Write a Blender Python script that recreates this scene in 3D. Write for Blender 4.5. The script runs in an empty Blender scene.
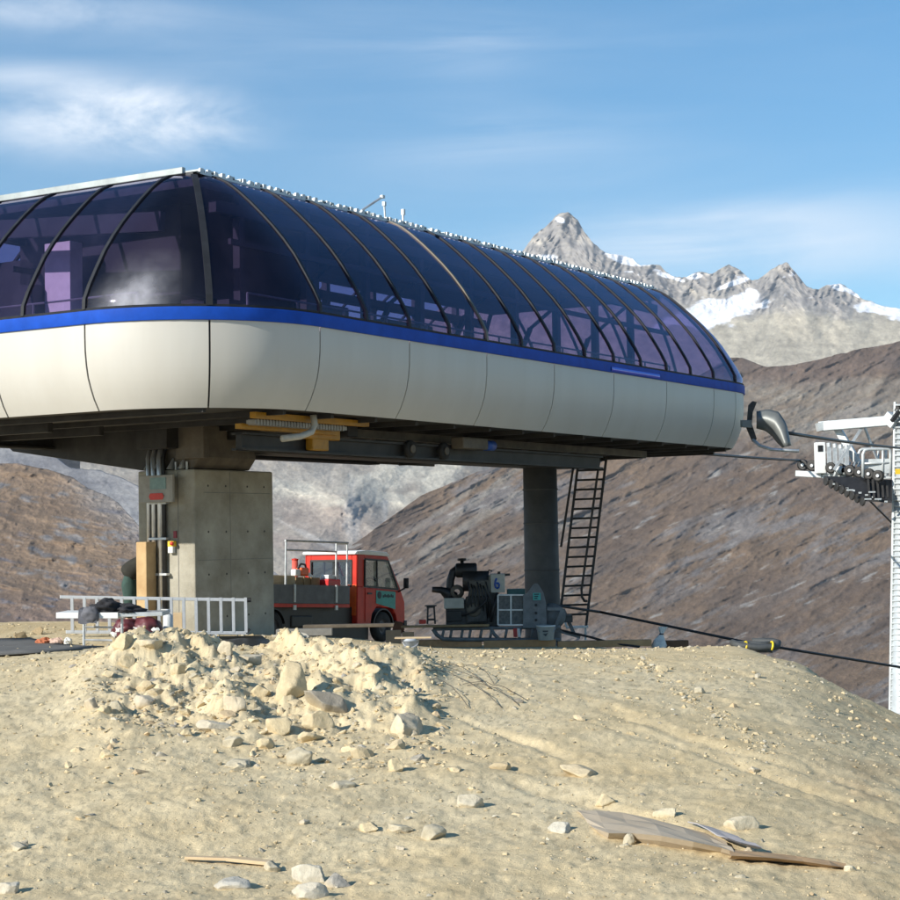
import bpy, bmesh, random
import numpy as np
from math import *
from mathutils import Vector, Matrix
random.seed(7)
SC = bpy.context.scene
COL = SC.collection
HAZE = 4.6e-5
S = 0.7                                   # survey units -> metres, applied to everything at the end

# ------------------------------------------------------------------ camera and survey frame
PITCH, ROLL, AZ, FPX = radians(2.8253), radians(-1.0323), radians(31.1541), 1822.22
EYE = np.array([0, 0, 1.65])
FW = np.array([0, cos(PITCH), sin(PITCH)])
_U0 = np.array([0, -sin(PITCH), cos(PITCH)])
_R0 = np.array([1., 0, 0])
RT = cos(ROLL)*_R0 + sin(ROLL)*_U0
UP = -sin(ROLL)*_R0 + cos(ROLL)*_U0
UA = np.array([sin(AZ), cos(AZ), 0])      # along the station
VA = np.array([-cos(AZ), sin(AZ), 0])     # across the station
C0 = np.array([-5.3243, 42., 0])
R_, L_, W_ = 4.0981, 35.34, 14.3          # corner radius, length, width of the shell

def at(px, py, Y):
    """the point at distance Y along the view direction of a photo position"""
    d = FW + RT*(px-450)/FPX - UP*(py-450)/FPX
    return EYE + d*(Y/d[1])
def st(a, b, z): return C0 + UA*a + VA*b + np.array([0, 0, z])
def hor(px): return 548 - .018*px

# ------------------------------------------------------------------ numpy noise
def _h(ix, iy, seed):
    n = (ix.astype(np.int64)*374761393 + iy.astype(np.int64)*668265263 + seed*1442695041) & 0x7fffffff
    n = ((n ^ (n >> 13))*1274126177) & 0x7fffffff
    n = ((n ^ (n >> 15))*2246822519) & 0x7fffffff
    return ((n ^ (n >> 14)) & 0xffffff)/float(0xffffff)
def vnoise(x, y, seed=0):
    x = np.asarray(x, float); y = np.asarray(y, float)
    ix = np.floor(x); iy = np.floor(y); fx = x-ix; fy = y-iy
    ix = ix.astype(np.int64); iy = iy.astype(np.int64)
    u = fx*fx*fx*(fx*(fx*6-15)+10); v = fy*fy*fy*(fy*(fy*6-15)+10)
    a = _h(ix, iy, seed); b = _h(ix+1, iy, seed); c = _h(ix, iy+1, seed); d = _h(ix+1, iy+1, seed)
    return ((a+(b-a)*u) + ((c+(d-c)*u)-(a+(b-a)*u))*v)*2-1
def fbm(x, y, o=5, seed=0, g=.5):
    s = 0; a = 1.; t = 0
    for i in range(o):
        s = s + a*vnoise(x, y, seed+i*17); t += a; a *= g
        x, y = (x*.8-y*.6)*2.03+3.1, (x*.6+y*.8)*2.03-1.7
    return s/t
def ridged(x, y, o=5, seed=0, g=.5):
    s = 0; a = 1.; t = 0; w = 1.
    for i in range(o):
        n = (1-np.abs(vnoise(x, y, seed+i*13)))**2
        s = s + a*n*w; t += a; a *= g; w = np.clip(n*1.6, 0, 1)
        x, y = (x*.8-y*.6)*2.07+1.3, (x*.6+y*.8)*2.07+5.7
    return s/t*2-1
def sst(x, a, b):
    t = np.clip((x-a)/(b-a), 0, 1); return t*t*(3-2*t)

# ------------------------------------------------------------------ materials
MATS = {}
def mat(name, col, rough=.6, metal=0., var=.12, scale=6., bump=0., spec=.5, col2=None, attr=None, bscale=None, coat=0., detail=6):
    if name in MATS: return MATS[name]
    m = bpy.data.materials.new(name); m.use_nodes = True; MATS[name] = m
    nt = m.node_tree; N = nt.nodes; K = nt.links
    b = N['Principled BSDF']; b.inputs['Roughness'].default_value = rough; b.inputs['Metallic'].default_value = metal
    b.inputs['Specular IOR Level'].default_value = spec
    if coat: b.inputs['Coat Weight'].default_value = coat; b.inputs['Coat Roughness'].default_value = .08
    tc = N.new('ShaderNodeTexCoord')
    ns = N.new('ShaderNodeTexNoise'); ns.inputs['Scale'].default_value = scale; ns.inputs['Detail'].default_value = detail
    ns.inputs['Roughness'].default_value = .65
    K.new(tc.outputs['Object'], ns.inputs['Vector'])
    mx = N.new('ShaderNodeMix'); mx.data_type = 'RGBA'
    c2 = col2 or tuple(max(0, c*(1-var*2)) for c in col)
    c1 = col if col2 else tuple(min(1, c*(1+var)) for c in col)
    mx.inputs['A'].default_value = (*c2, 1); mx.inputs['B'].default_value = (*c1, 1)
    rp = N.new('ShaderNodeMapRange'); rp.inputs['From Min'].default_value = .3; rp.inputs['From Max'].default_value = .7
    K.new(ns.outputs['Fac'], rp.inputs['Value']); K.new(rp.outputs['Result'], mx.inputs['Factor'])
    out = mx.outputs['Result']
    if attr:
        at_ = N.new('ShaderNodeAttribute'); at_.attribute_name = attr
        mu = N.new('ShaderNodeMix'); mu.data_type = 'RGBA'; mu.blend_type = 'MULTIPLY'; mu.inputs['Factor'].default_value = 1
        K.new(at_.outputs['Color'], mu.inputs['A']); K.new(out, mu.inputs['B']); out = mu.outputs['Result']
    K.new(out, b.inputs['Base Color'])
    if bump:
        n2 = N.new('ShaderNodeTexNoise'); n2.inputs['Scale'].default_value = bscale or scale*4; n2.inputs['Detail'].default_value = 8
        n2.inputs['Roughness'].default_value = .7
        K.new(tc.outputs['Object'], n2.inputs['Vector'])
        bp = N.new('ShaderNodeBump'); bp.inputs['Strength'].default_value = 1; bp.inputs['Distance'].default_value = bump
        K.new(n2.outputs['Fac'], bp.inputs['Height']); K.new(bp.outputs['Normal'], b.inputs['Normal'])
    return m

def glass(name, tint, dust, smeared=False):
    m = bpy.data.materials.new(name); m.use_nodes = True; MATS[name] = m
    nt = m.node_tree; N = nt.nodes; K = nt.links; N.clear()
    o = N.new('ShaderNodeOutputMaterial')
    tr = N.new('ShaderNodeBsdfTransparent'); tr.inputs['Color'].default_value = (*tint, 1)
    gl = N.new('ShaderNodeBsdfGlossy'); gl.inputs['Roughness'].default_value = .04; gl.inputs['Color'].default_value = (.55, .53, .70, 1)
    df = N.new('ShaderNodeBsdfDiffuse'); df.inputs['Color'].default_value = (.55, .55, .6, 1) if smeared else (.16, .145, .27, 1)
    lw = N.new('ShaderNodeLayerWeight'); lw.inputs['Blend'].default_value = .5
    def M(op, a, b=None):
        n = N.new('ShaderNodeMath'); n.operation = op; n.use_clamp = False
        for i, x in enumerate((a, b)):
            if x is None: continue
            if isinstance(x, (int, float)): n.inputs[i].default_value = x
            else: K.new(x, n.inputs[i])
        return n.outputs[0]
    fr = M('ADD', M('MULTIPLY', M('POWER', lw.outputs['Facing'], 4.), .9), .05)
    tc = N.new('ShaderNodeTexCoord')
    mp = N.new('ShaderNodeMapping'); mp.inputs['Scale'].default_value = (1.2, 1.2, .35)
    K.new(tc.outputs['Object'], mp.inputs['Vector'])
    ns = N.new('ShaderNodeTexNoise'); ns.inputs['Scale'].default_value = 1.1; ns.inputs['Detail'].default_value = 8; ns.inputs['Roughness'].default_value = .65
    K.new(mp.outputs[0], ns.inputs['Vector'])
    mr = N.new('ShaderNodeMapRange'); mr.inputs['From Min'].default_value = .42; mr.inputs['From Max'].default_value = .75
    mr.inputs['To Min'].default_value = dust*.35; mr.inputs['To Max'].default_value = dust*1.8
    K.new(ns.outputs['Fac'], mr.inputs['Value'])
    fac = mr.outputs['Result']
    if smeared:                                  # a pale smear low on this pane
        at_ = N.new('ShaderNodeAttribute'); at_.attribute_name = 'smear'
        n3 = N.new('ShaderNodeTexNoise'); n3.inputs['Scale'].default_value = 3; n3.inputs['Detail'].default_value = 8
        K.new(tc.outputs['Object'], n3.inputs['Vector']); mr.inputs['To Max'].default_value = dust*.35; mr.inputs['To Min'].default_value = dust*.1
        fac = M('ADD', fac, M('MULTIPLY', at_.outputs['Fac'], M('MULTIPLY', n3.outputs['Fac'], 1.5)))
    m1 = N.new('ShaderNodeMixShader'); K.new(fac, m1.inputs[0]); K.new(tr.outputs[0], m1.inputs[1]); K.new(df.outputs[0], m1.inputs[2])
    m2 = N.new('ShaderNodeMixShader'); K.new(fr, m2.inputs[0]); K.new(m1.outputs[0], m2.inputs[1]); K.new(gl.outputs[0], m2.inputs[2])
    K.new(m2.outputs[0], o.inputs[0])
    return m

WHITE = mat('white_cladding', (.53, .512, .465), .42, col2=(.49, .468, .418), detail=9, scale=.7, spec=.5)
BLUE = mat('blue_trim_paint', (.010, .07, .42), .55, var=.1, scale=3, spec=.12)
BLUE2 = mat('glossy_blue_trim', (.03, .07, .7), .15, var=.05, scale=3, spec=.8)  # brighter and glossier blue than the band paint
GLASS = glass('tinted_glazing', (.49, .43, .61), .035)
GLASSD = glass('smeared_tinted_glazing', (.46, .40, .58), .035, True)
CLEAR = glass('clear_glazing', (.75, .8, .78), .03)
DARK = mat('dark_gasket', (.02, .022, .026), .5, var=.2, scale=4)
RIBM = mat('rib_metal', (.02, .022, .027), .6, metal=0., spec=.25, var=.2, scale=3)
BRONZE = mat('bare_rib_metal', (.13, .11, .08), .5, metal=.2, var=.1)
STEELD = mat('dark_steel', (.034, .032, .03), .6, metal=.2, var=.3, scale=2)
STEELB = mat('brown_primer_steel', (.12, .10, .075), .65, var=.25, scale=2.5)
GALV = mat('galvanised_steel', (.55, .57, .58), .42, metal=.55, var=.15, scale=5)
GALVW = mat('bright_galvanised_steel', (.55, .575, .575), .45, metal=.25, var=.12, scale=4)
_n = WHITE.node_tree; _t = [n for n in _n.nodes if n.type == 'TEX_COORD'][0]; _s = [n for n in _n.nodes if n.type == 'TEX_NOISE'][0]
_m = _n.nodes.new('ShaderNodeMapping'); _m.inputs['Scale'].default_value = (2.2, 2.2, .25); _n.links.new(_t.outputs['Object'], _m.inputs['Vector']); _n.links.new(_m.outputs[0], _s.inputs['Vector'])
YEL = mat('yellow_machine_paint', (.40, .20, .01), .5, var=.2, scale=3)
CONC = mat('weathered_concrete', (.44, .415, .345), .9, col2=(.20, .18, .135), scale=.9, detail=11, bump=.01, bscale=30)
CYLM = mat('grey_column_coating', (.085, .085, .085), .7, var=.15, scale=2)
ALU = mat('aluminium', (.50, .51, .52), .45, metal=.5, var=.06)
WOOD = mat('rough_timber', (.42, .28, .14), .8, col2=(.22, .13, .06), scale=3, bump=.004)
WOODP = mat('pale_plywood', (.58, .45, .28), .8, col2=(.45, .32, .18), scale=2.5)
ORWOOD = mat('orange_formwork_board', (.74, .42, .2), .75, col2=(.4, .2, .09), scale=2)
CARD = mat('cardboard', (.44, .37, .275), .85, col2=(.35, .28, .195), scale=1.6, bump=.004)
RED = mat('red_truck_paint', (.52, .026, .012), .4, spec=.3, var=.12, scale=3)
ORANGE = mat('sunlit_orange', (.80, .13, .02), .4, var=.1)
BLACK = mat('black_plastic', (.012, .012, .013), .5, var=.3)
RUBBER = mat('rubber', (.02, .02, .02), .8, var=.3)
GREYB = mat('grey_sideboard', (.10, .105, .115), .55, var=.2, scale=3)
ROOFW = mat('white_paint', (.75, .75, .73), .4, var=.05)
CREAM = mat('cream_paint', (.45, .43, .37), .5, var=.1)
TEAL = mat('teal_sticker', (.04, .30, .27), .5, var=.1)
LOGOB = mat('blue_print', (.02, .08, .35), .5, var=.1)
PRINT = mat('dark_print', (.02, .03, .04), .6, var=.1)
WINCH = mat('winch_grey', (.17, .18, .185), .55, metal=.1, var=.2, scale=4)
ENG = mat('engine_casting', (.06, .06, .058), .6, metal=.2, var=.35, scale=5)
MESHG = mat('guard_mesh', (.13, .135, .13), .6, var=.25, scale=14)
SIGNW = mat('sign_board', (.33, .31, .27), .6, var=.1)
REDP = mat('red_print', (.62, .05, .03), .5, var=.1)
YELP = mat('yellow_print', (.75, .5, .03), .5, var=.1)
MAROON = mat('maroon_plastic', (.11, .025, .03), .45, var=.25)
WPLAS = mat('white_plastic', (.66, .66, .64), .45, var=.08)
BPLAS = mat('pale_blue_plastic', (.42, .46, .52), .5, var=.1)
SHADEG = mat('shade_grey', (.13, .125, .115), .8, var=.2, scale=2, bump=.01, bscale=8)  # dark grey that stands for shade on the sand
CLOTHD = mat('charcoal_cloth', (.022, .022, .027), .9, var=.3, scale=6, bump=.02, bscale=12)
CLOTHG = mat('grey_cloth', (.12, .12, .135), .9, var=.2, scale=6)
JACK = mat('olive_jacket', (.022, .022, .017), .9, var=.2)
TROU = mat('green_trousers', (.03, .065, .055), .9, var=.2)
REFL = mat('reflective_band', (.55, .56, .52), .5, var=.1)
SKIN = mat('skin', (.5, .3, .22), .6, var=.05)
HAIR = mat('hair', (.04, .03, .02), .8)
ROPE = mat('wire_rope', (.03, .03, .032), .5, metal=.4, var=.2)
TUBEG = mat('grey_foam_tube', (.055, .06, .062), .7, var=.2)
CABM = mat('cabinet_paint', (.85, .78, .78), .6, var=.05)
INTD = mat('interior_machinery', (.016, .017, .022), .55, metal=.1, var=.3, scale=2)
INTG = mat('interior_grey', (.22, .22, .24), .55, var=.2, scale=2)
ROOFIN = mat('ceiling_lining', (.05, .05, .06), .8, var=.2)
SHEET = mat('roof_sheet', (.34, .37, .365), .45, metal=.4, var=.15, scale=2)

# ------------------------------------------------------------------ mesh builder
class MB:
    def __init__(s): s.v = []; s.f = []
    def add(s, v, f):
        o = len(s.v); s.v += [tuple(map(float, p)) for p in v]; s.f += [tuple(i+o for i in q) for q in f]; return s
    def box(s, c, sz, ax=None):
        ax = np.eye(3) if ax is None else np.array(ax, float); c = np.array(c, float); h = np.array(sz, float)/2
        v = [c + ax[0]*h[0]*i + ax[1]*h[1]*j + ax[2]*h[2]*k for k in (-1, 1) for j in (-1, 1) for i in (-1, 1)]
        return s.add(v, [(0, 2, 3, 1), (4, 5, 7, 6), (0, 1, 5, 4), (2, 6, 7, 3), (0, 4, 6, 2), (1, 3, 7, 5)])
    def lo(s, x0, x1, y0, y1, z0, z1): return s.box(((x0+x1)/2, (y0+y1)/2, (z0+z1)/2), (x1-x0, y1-y0, z1-z0))
    def tube(s, pts, r, n=8, cap=True):
        P = [np.array(p, float) for p in pts]; rs = r if isinstance(r, (list, tuple)) else [r]*len(P)
        v = []; up = None
        for i, p in enumerate(P):
            t = P[min(i+1, len(P)-1)] - P[max(i-1, 0)]; t = t/(np.linalg.norm(t)+1e-9)
            if up is None: up = np.array([0, 0, 1.]) if abs(t[2]) < .9 else np.array([1., 0, 0])
            a = np.cross(t, up); a /= np.linalg.norm(a)+1e-9; b = np.cross(a, t); up = b
            for k in range(n):
                th = 2*pi*k/n; v.append(p + a*cos(th)*rs[i] + b*sin(th)*rs[i])
        f = [(i*n+k, i*n+(k+1) % n, (i+1)*n+(k+1) % n, (i+1)*n+k) for i in range(len(P)-1) for k in range(n)]
        if cap: f += [tuple(range(n-1, -1, -1)), tuple((len(P)-1)*n+k for k in range(n))]
        return s.add(v, f)
    def bar(s, p, q, w, h=None, up=(0, 0, 1)):
        p = np.array(p, float); q = np.array(q, float); t = q-p; l = np.linalg.norm(t); t = t/l
        up = np.array(up, float)
        if abs(t@up) > .95: up = np.array([0, 1., 0]) if abs(t[1]) < .9 else np.array([1., 0, 0])
        a = np.cross(up, t); a /= np.linalg.norm(a); b = np.cross(t, a)
        return s.box((p+q)/2, (l, w, h or w), (t, a, b))
    def prism(s, poly, ext):
        n = len(poly); e = np.array(ext, float); v = [np.array(p, float) for p in poly]; v += [p+e for p in v]
        f = [tuple(range(n-1, -1, -1)), tuple(range(n, 2*n))] + [(i, (i+1) % n, n+(i+1) % n, n+i) for i in range(n)]
        return s.add(v, f)
    def grid(s, rows, close=False):
        m = len(rows[0]); v = [p for r in rows for p in r]
        f = [(i*m+j, i*m+(j+1) % m, (i+1)*m+(j+1) % m, (i+1)*m+j) for i in range(len(rows)-1) for j in range(m if close else m-1)]
        return s.add(v, f)
    def lathe(s, c, prof, n=20, ax=None):
        c = np.array(c, float); ax = np.eye(3) if ax is None else np.array(ax, float)
        rows = [[c + ax[2]*z + (ax[0]*cos(2*pi*k/n)+ax[1]*sin(2*pi*k/n))*max(r, 1e-4) for k in range(n)] for r, z in prof]
        return s.grid(rows, True)

def obj(name, mb, m, parent=None, smooth=False, bevel=0., loc=None, recalc=True):
    me = bpy.data.meshes.new(name); me.from_pydata(mb.v, [], mb.f)
    if recalc: bm = bmesh.new(); bm.from_mesh(me); bmesh.ops.recalc_face_normals(bm, faces=bm.faces); bm.to_mesh(me); bm.free()
    if smooth: me.polygons.foreach_set('use_smooth', [True]*len(me.polygons))
    me.materials.append(m)
    o = bpy.data.objects.new(name, me); COL.objects.link(o)
    if parent: o.parent = parent
    if loc is not None: o.location = loc
    if bevel:
        b = o.modifiers.new('bevel', 'BEVEL'); b.width = bevel; b.segments = 2; b.limit_method = 'ANGLE'; b.angle_limit = radians(40)
    return o
def tag(o, label, cat, group=None):
    o['label'] = label; o['category'] = cat
    if group: o['group'] = group
    return o
def thing(name, label, cat, loc=(0, 0, 0), rz=0., group=None, rx=0., ry=0.):
    o = bpy.data.objects.new(name, None); COL.objects.link(o); o.empty_display_size = .2
    o.location = tuple(map(float, loc)); o.rotation_euler = (rx, ry, rz)
    return tag(o, label, cat, group)
def kind(o, k): o['kind'] = k; return o
def single(name, mb, m, label, cat, base, group=None, **kw):
    """a thing that is one mesh: origin moved to its base"""
    b = np.array(base, float); mb.v = [tuple(np.array(p)-b) for p in mb.v]
    return tag(obj(name, mb, m, None, loc=tuple(b), **kw), label, cat, group)
def rel(mb, base):
    b = np.array(base, float); mb.v = [tuple(np.array(p)-b) for p in mb.v]; return mb

# ------------------------------------------------------------------ near ground
COLS = [(-500, [(3, -0.65), (8, -1.05), (12, -1.5), (15, -1.56), (19, -1.44), (28, -0.6), (37, -0.5), (50, -0.4), (60, -0.7), (75, -2.5), (95, -12), (115, -26)]),
 (0, [(3, -0.65), (8, -1.05), (12, -1.5), (15, -1.56), (19, -1.44), (23.5, -1.1199999999999999), (28.5, -0.75), (33, -0.54), (37, -0.58), (42, -0.72), (46, -0.72), (50, -0.49), (56, -0.6), (70, -1.6), (90, -10), (115, -26)]),
 (60, [(3, -0.65), (8, -1.05), (12, -1.5), (15, -1.56), (19, -1.44), (23.5, -1.14), (28.5, -0.7), (33, -0.48), (37, -0.54), (42, -0.69), (46, -0.7), (50, -0.54), (56, -0.6), (70, -1.6), (90, -10), (115, -26)]),
 (115, [(3, -0.65), (8, -1.05), (12, -1.5), (15, -1.56), (19, -1.44), (23.5, -1.16), (27, -0.68), (30.5, -0.2), (33, -0.05), (35, -0.4), (42, -0.72), (46, -0.7), (50, -0.62), (54, -0.55), (60, -1), (72, -2.2), (90, -10), (115, -26)]),
 (160, [(3, -0.65), (8, -1.05), (12, -1.5), (15, -1.56), (19, -1.44), (23.5, -1.16), (27, -0.72), (31, -0.2), (33.5, -0.03), (35.5, -0.4), (42, -0.75), (50, -0.82), (56, -1.0), (64, -1.8), (72, -2.3), (90, -9), (115, -26)]),
 (230, [(3, -0.65), (8, -1.05), (12, -1.5), (15, -1.56), (19, -1.44), (23.5, -1.18), (27, -0.8), (31, -0.3), (34, -0.14), (36.5, -0.5), (42, -0.8), (50, -0.86), (56, -1.1), (64, -1.8), (72, -2.25), (90, -9), (115, -26)]),
 (300, [(3, -0.65), (8, -1.05), (12, -1.5), (15, -1.56), (19, -1.44), (23.5, -1.21), (27, -0.82), (31, -0.32), (34, -0.12), (36.5, -0.5), (42, -0.85), (50, -0.95), (56, -1.2), (64, -1.9), (72, -2.25), (90, -9), (115, -26)]),
 (350, [(3, -0.65), (8, -1.05), (12, -1.5), (15, -1.56), (19, -1.44), (23.5, -1.21), (27, -0.85), (31, -0.3), (34, -0.04), (36.5, -0.5), (42, -0.9), (50, -1.05), (56, -1.3), (64, -1.95), (72, -2.25), (90, -9), (115, -26)]),
 (395, [(3, -0.65), (8, -1.05), (12, -1.5), (15, -1.56), (19, -1.44), (23.5, -1.22), (27, -0.9), (31, -0.5), (34, -0.26), (36.5, -0.6), (42, -0.95), (50, -1.2), (57, -1.55), (64, -2.0), (72, -2.3), (90, -9), (115, -26)]),
 (440, [(3, -0.65), (8, -1.05), (12, -1.5), (15, -1.56), (19, -1.44), (23.5, -1.22), (28.5, -0.88), (33, -0.68), (37, -0.76), (42, -1.0), (50, -1.34), (57, -1.7), (65, -2.15), (72, -2.4), (90, -9), (115, -26)]),
 (520, [(3, -0.65), (8, -1.05), (12, -1.5), (15, -1.56), (19, -1.44), (23.5, -1.22), (28.5, -0.92), (33, -0.8), (37, -0.82), (42, -1.02), (50, -1.4), (57, -1.77), (65, -2.2), (72, -2.5), (90, -9), (115, -26)]),
 (600, [(3, -0.65), (8, -1.05), (12, -1.5), (15, -1.56), (19, -1.44), (23.5, -1.26), (28.5, -0.97), (33, -0.9), (37, -0.88), (42, -1.0), (50, -1.42), (57, -1.81), (65, -2.25), (72, -2.6), (90, -9), (115, -26)]),
 (740, [(3, -0.65), (8, -1.05), (12, -1.5), (15, -1.56), (19, -1.44), (23.5, -1.3199999999999998), (28.5, -1.12), (33, -1.02), (37, -0.98), (42, -1.05), (47, -1.17), (52, -1.6), (60, -2.8), (72, -6), (90, -13), (115, -28)]),
 (800, [(3, -0.65), (8, -1.05), (12, -1.5), (15, -1.59), (19, -1.5), (23.5, -1.4), (28.5, -1.3), (33, -1.25), (37, -1.2), (41, -1.17), (46, -1.9), (55, -4.5), (72, -10), (90, -18), (115, -32)]),
 (850, [(3, -0.65), (8, -1.05), (12, -1.5), (15, -1.59), (19, -1.5), (23.5, -1.51), (28.5, -1.56), (33, -1.6), (37, -1.63), (42, -2.6), (50, -5.5), (72, -14), (90, -22), (115, -36)]),
 (900, [(3, -0.65), (8, -1.05), (12, -1.5), (15, -1.635), (19, -1.5899999999999999), (23.5, -1.64), (28.5, -1.8), (33, -1.96), (36.5, -2.06), (42, -3.5), (50, -7), (72, -17), (90, -26), (115, -40)]),
 (1200, [(3, -0.65), (8, -1.05), (12, -1.5), (15, -1.9), (19, -2.2), (28, -2.8), (36, -4.6), (50, -10), (72, -22), (115, -46)]),
 (1800, [(3, -0.7), (8, -1.05), (12, -1.5), (15, -1.9), (19, -2.2), (28, -4), (36, -6.5), (50, -13), (72, -26), (115, -50)])]
TC = np.arange(-600, 1901, 10.); TD = np.geomspace(3, 115, 240)
_raw = np.array([np.interp(TD, *zip(*l)) for _, l in COLS])
TAB = np.stack([np.interp(TC, [c for c, _ in COLS], _raw[:, j]) for j in range(len(TD))], 1)
for _ in range(2):
    TAB[1:-1] = (TAB[:-2]+2*TAB[1:-1]+TAB[2:])/4
    TAB[:, 1:-1] = (TAB[:, :-2]+2*TAB[:, 1:-1]+TAB[:, 2:])/4
def gz(x, y, fine=True):
    x = np.asarray(x, float); y = np.maximum(np.asarray(y, float), 3.)
    c = np.clip((450+FPX*x/y-TC[0])/10, 0, len(TC)-1.001); d = np.clip(np.log(y/3)/np.log(115/3)*(len(TD)-1), 0, len(TD)-1.001)
    i = c.astype(int); j = d.astype(int); u = c-i; v = d-j
    z = (TAB[i, j]*(1-u)+TAB[i+1, j]*u)*(1-v) + (TAB[i, j+1]*(1-u)+TAB[i+1, j+1]*u)*v
    px = 450+FPX*x/y
    mound = sst(px, 70, 130)*(1-sst(px, 400, 450))*sst(y, 24, 28)*(1-sst(y, 34.5, 37))
    far = sst(y, 36, 44)
    z = z + fbm(x/2.6, y/2.6, 4, 3)*.075*(1-.6*far) + fbm(x/.7, y/.7, 4, 9)*.03*(1-.7*far)
    z = z + mound*(ridged((x*.8+y*.3)/1.25+.3, (y*.8-x*.5)/2.6, 5, 21, .55)*.30 + fbm(x/.5, y/.6, 4, 33)*.15+.06)
    # erosion runnels down the right-hand slope
    rn = ridged((x+.5*y)/1.6, (y-.3*x)/9., 3, 41)
    z = z - (.35*sst(px, -40, 60)+.65*sst(px, 430, 520))*sst(y, 16, 22)*(1-sst(y, 38, 44))*(1-mound)*np.clip(rn-.05, 0, 1)*.085
    z = z + .05*(1-far)*fbm((x*.9+y*.35)/5., (y*.9-x*.5)/1.7, 3, 61)*(1-mound)
    if fine: z = z + fbm(x/.13, y/.15, 4, 55)*(.022+.035*mound)*(1-.6*far)
    return z
def ground_px(px, py, lo=12., hi=60.):
    d = FW + RT*(px-450)/FPX - UP*(py-450)/FPX; d = d/d[1]
    Y = np.linspace(lo, hi, 1200); P = EYE[None]+d[None]*Y[:, None]
    below = np.nonzero(P[:, 2] < gz(P[:, 0], P[:, 1]))[0]
    i = below[0] if len(below) else len(Y)-1
    return P[i]

def np_mesh(name, V, F, m, smooth=True, attr=None):
    me = bpy.data.meshes.new(name); me.vertices.add(len(V)); me.vertices.foreach_set('co', V.astype(np.float32).ravel())
    k = F.shape[1]
    me.loops.add(F.size); me.loops.foreach_set('vertex_index', F.astype(np.int32).ravel())
    me.polygons.add(len(F)); me.polygons.foreach_set('loop_start', np.arange(0, F.size, k, dtype=np.int32))
    me.polygons.foreach_set('use_smooth', np.full(len(F), smooth)); me.update(calc_edges=True); me.validate()
    me.materials.append(m)
    if attr is not None:
        a = me.attributes.new('tone', 'FLOAT_COLOR', 'POINT'); a.data.foreach_set('color', np.c_[attr, np.ones(len(attr))].astype(np.float32).ravel())
    o = bpy.data.objects.new(name, me); COL.objects.link(o); return o
def grid_faces(nr, nc):
    i = np.arange(nr-1)[:, None]*nc + np.arange(nc-1)[None]
    i = i.ravel(); return np.stack([i, i+1, i+nc+1, i+nc], 1)

SAND = mat('sandy_soil', (1, 1, 1), .95, col2=(.82, .81, .79), scale=3.2, bump=.012, bscale=34., spec=.15, attr='tone', detail=10)
cols = np.concatenate([np.linspace(-600, -60, 60, False), np.linspace(-60, 960, 520, False), np.linspace(960, 1900, 70)])
rows = np.concatenate([np.geomspace(2.6, 10, 40, False), np.geomspace(10, 60, 420, False), np.geomspace(60, 114, 40)])
PXg, Dg = np.meshgrid(cols, rows)
X = (PXg-450)/FPX*Dg; Z = gz(X, Dg)
t1 = fbm(X/3.5, Dg/3.5, 5, 71); t2 = fbm(X/.5, Dg/.9, 5, 77); t3 = fbm(X/.12, Dg/.2, 3, 83)
base = np.array([.635, .502, .292]); pale = np.array([.68, .568, .368]); rust = np.array([.47, .34, .19])
w = np.clip(.5+.7*t1+.35*t2, 0, 1)[..., None]
tone = base*(1-w)+pale*w
wr = (sst(PXg, 760, 880)*np.clip(.3+t2, 0, 1)*.8)[..., None]; tone = tone*(1-wr)+rust*wr
t4 = fbm((X*.75+Dg*.5)/.35, (Dg*.75-X*.5)/2.4, 5, 88); t5 = fbm(X/.05, Dg/.08, 2, 89)
tone = tone*(1+.10*t2+.10*t3+.08*t4+.13*t5)[..., None]
spk = (vnoise(X/.045, Dg/.09, 92) > .62)*np.clip(.5+t1, 0, 1); tone = tone*(1-.32*spk)[..., None]
ground = kind(np_mesh('ground', np.stack([X, Dg, Z], -1).reshape(-1, 3), grid_faces(len(rows), len(cols)), SAND, True, np.clip(tone, 0, 1).reshape(-1, 3)), 'structure')

# ------------------------------------------------------------------ gravel (uncountable) and countable stones
rng = np.random.default_rng(5)
def ico():
    p = (1+5**.5)/2
    v = np.array([(-1, p, 0), (1, p, 0), (-1, -p, 0), (1, -p, 0), (0, -1, p), (0, 1, p), (0, -1, -p), (0, 1, -p), (p, 0, -1), (p, 0, 1), (-p, 0, -1), (-p, 0, 1)], float)
    f = np.array([(0, 11, 5), (0, 5, 1), (0, 1, 7), (0, 7, 10), (0, 10, 11), (1, 5, 9), (5, 11, 4), (11, 10, 2), (10, 7, 6), (7, 1, 8), (3, 9, 4), (3, 4, 2), (3, 2, 6), (3, 6, 8), (3, 8, 9), (4, 9, 5), (2, 4, 11), (6, 2, 10), (8, 6, 7), (9, 8, 1)])
    return v/np.linalg.norm(v[0]), f
IV, IF = ico()
NST = 30000
gx = rng.uniform(-60, 960, NST); D = 14.5*np.exp(rng.uniform(0, 1, NST)**.85*log(52/14.5))
gxw = (gx-450)/FPX*D
dens = fbm(gxw/1.7, D/2.2, 4, 91)
mnd = sst(gx, 60, 130)*(1-sst(gx, 420, 520))*sst(D, 20, 27)*(1-sst(D, 35, 38))
keep = rng.uniform(-.65, .5, NST) < dens+mnd*.5-.02
gx = gx[keep]; D = D[keep]; gxw = gxw[keep]; mnd = mnd[keep]
nx = 700; tt = rng.uniform(0, 1, nx)                     # the trail of stones down the right-hand slope
ex = 640+tt*135+rng.normal(0, 7, nx); ey = 662+tt*92+rng.normal(0, 4, nx)
epts = np.array([ground_px(a, b) for a, b in zip(ex, ey)])
gxw = np.concatenate([gxw, epts[:, 0]]); D = np.concatenate([D, epts[:, 1]]); mnd = np.concatenate([mnd, np.full(nx, .3)])
n = len(D)
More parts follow.
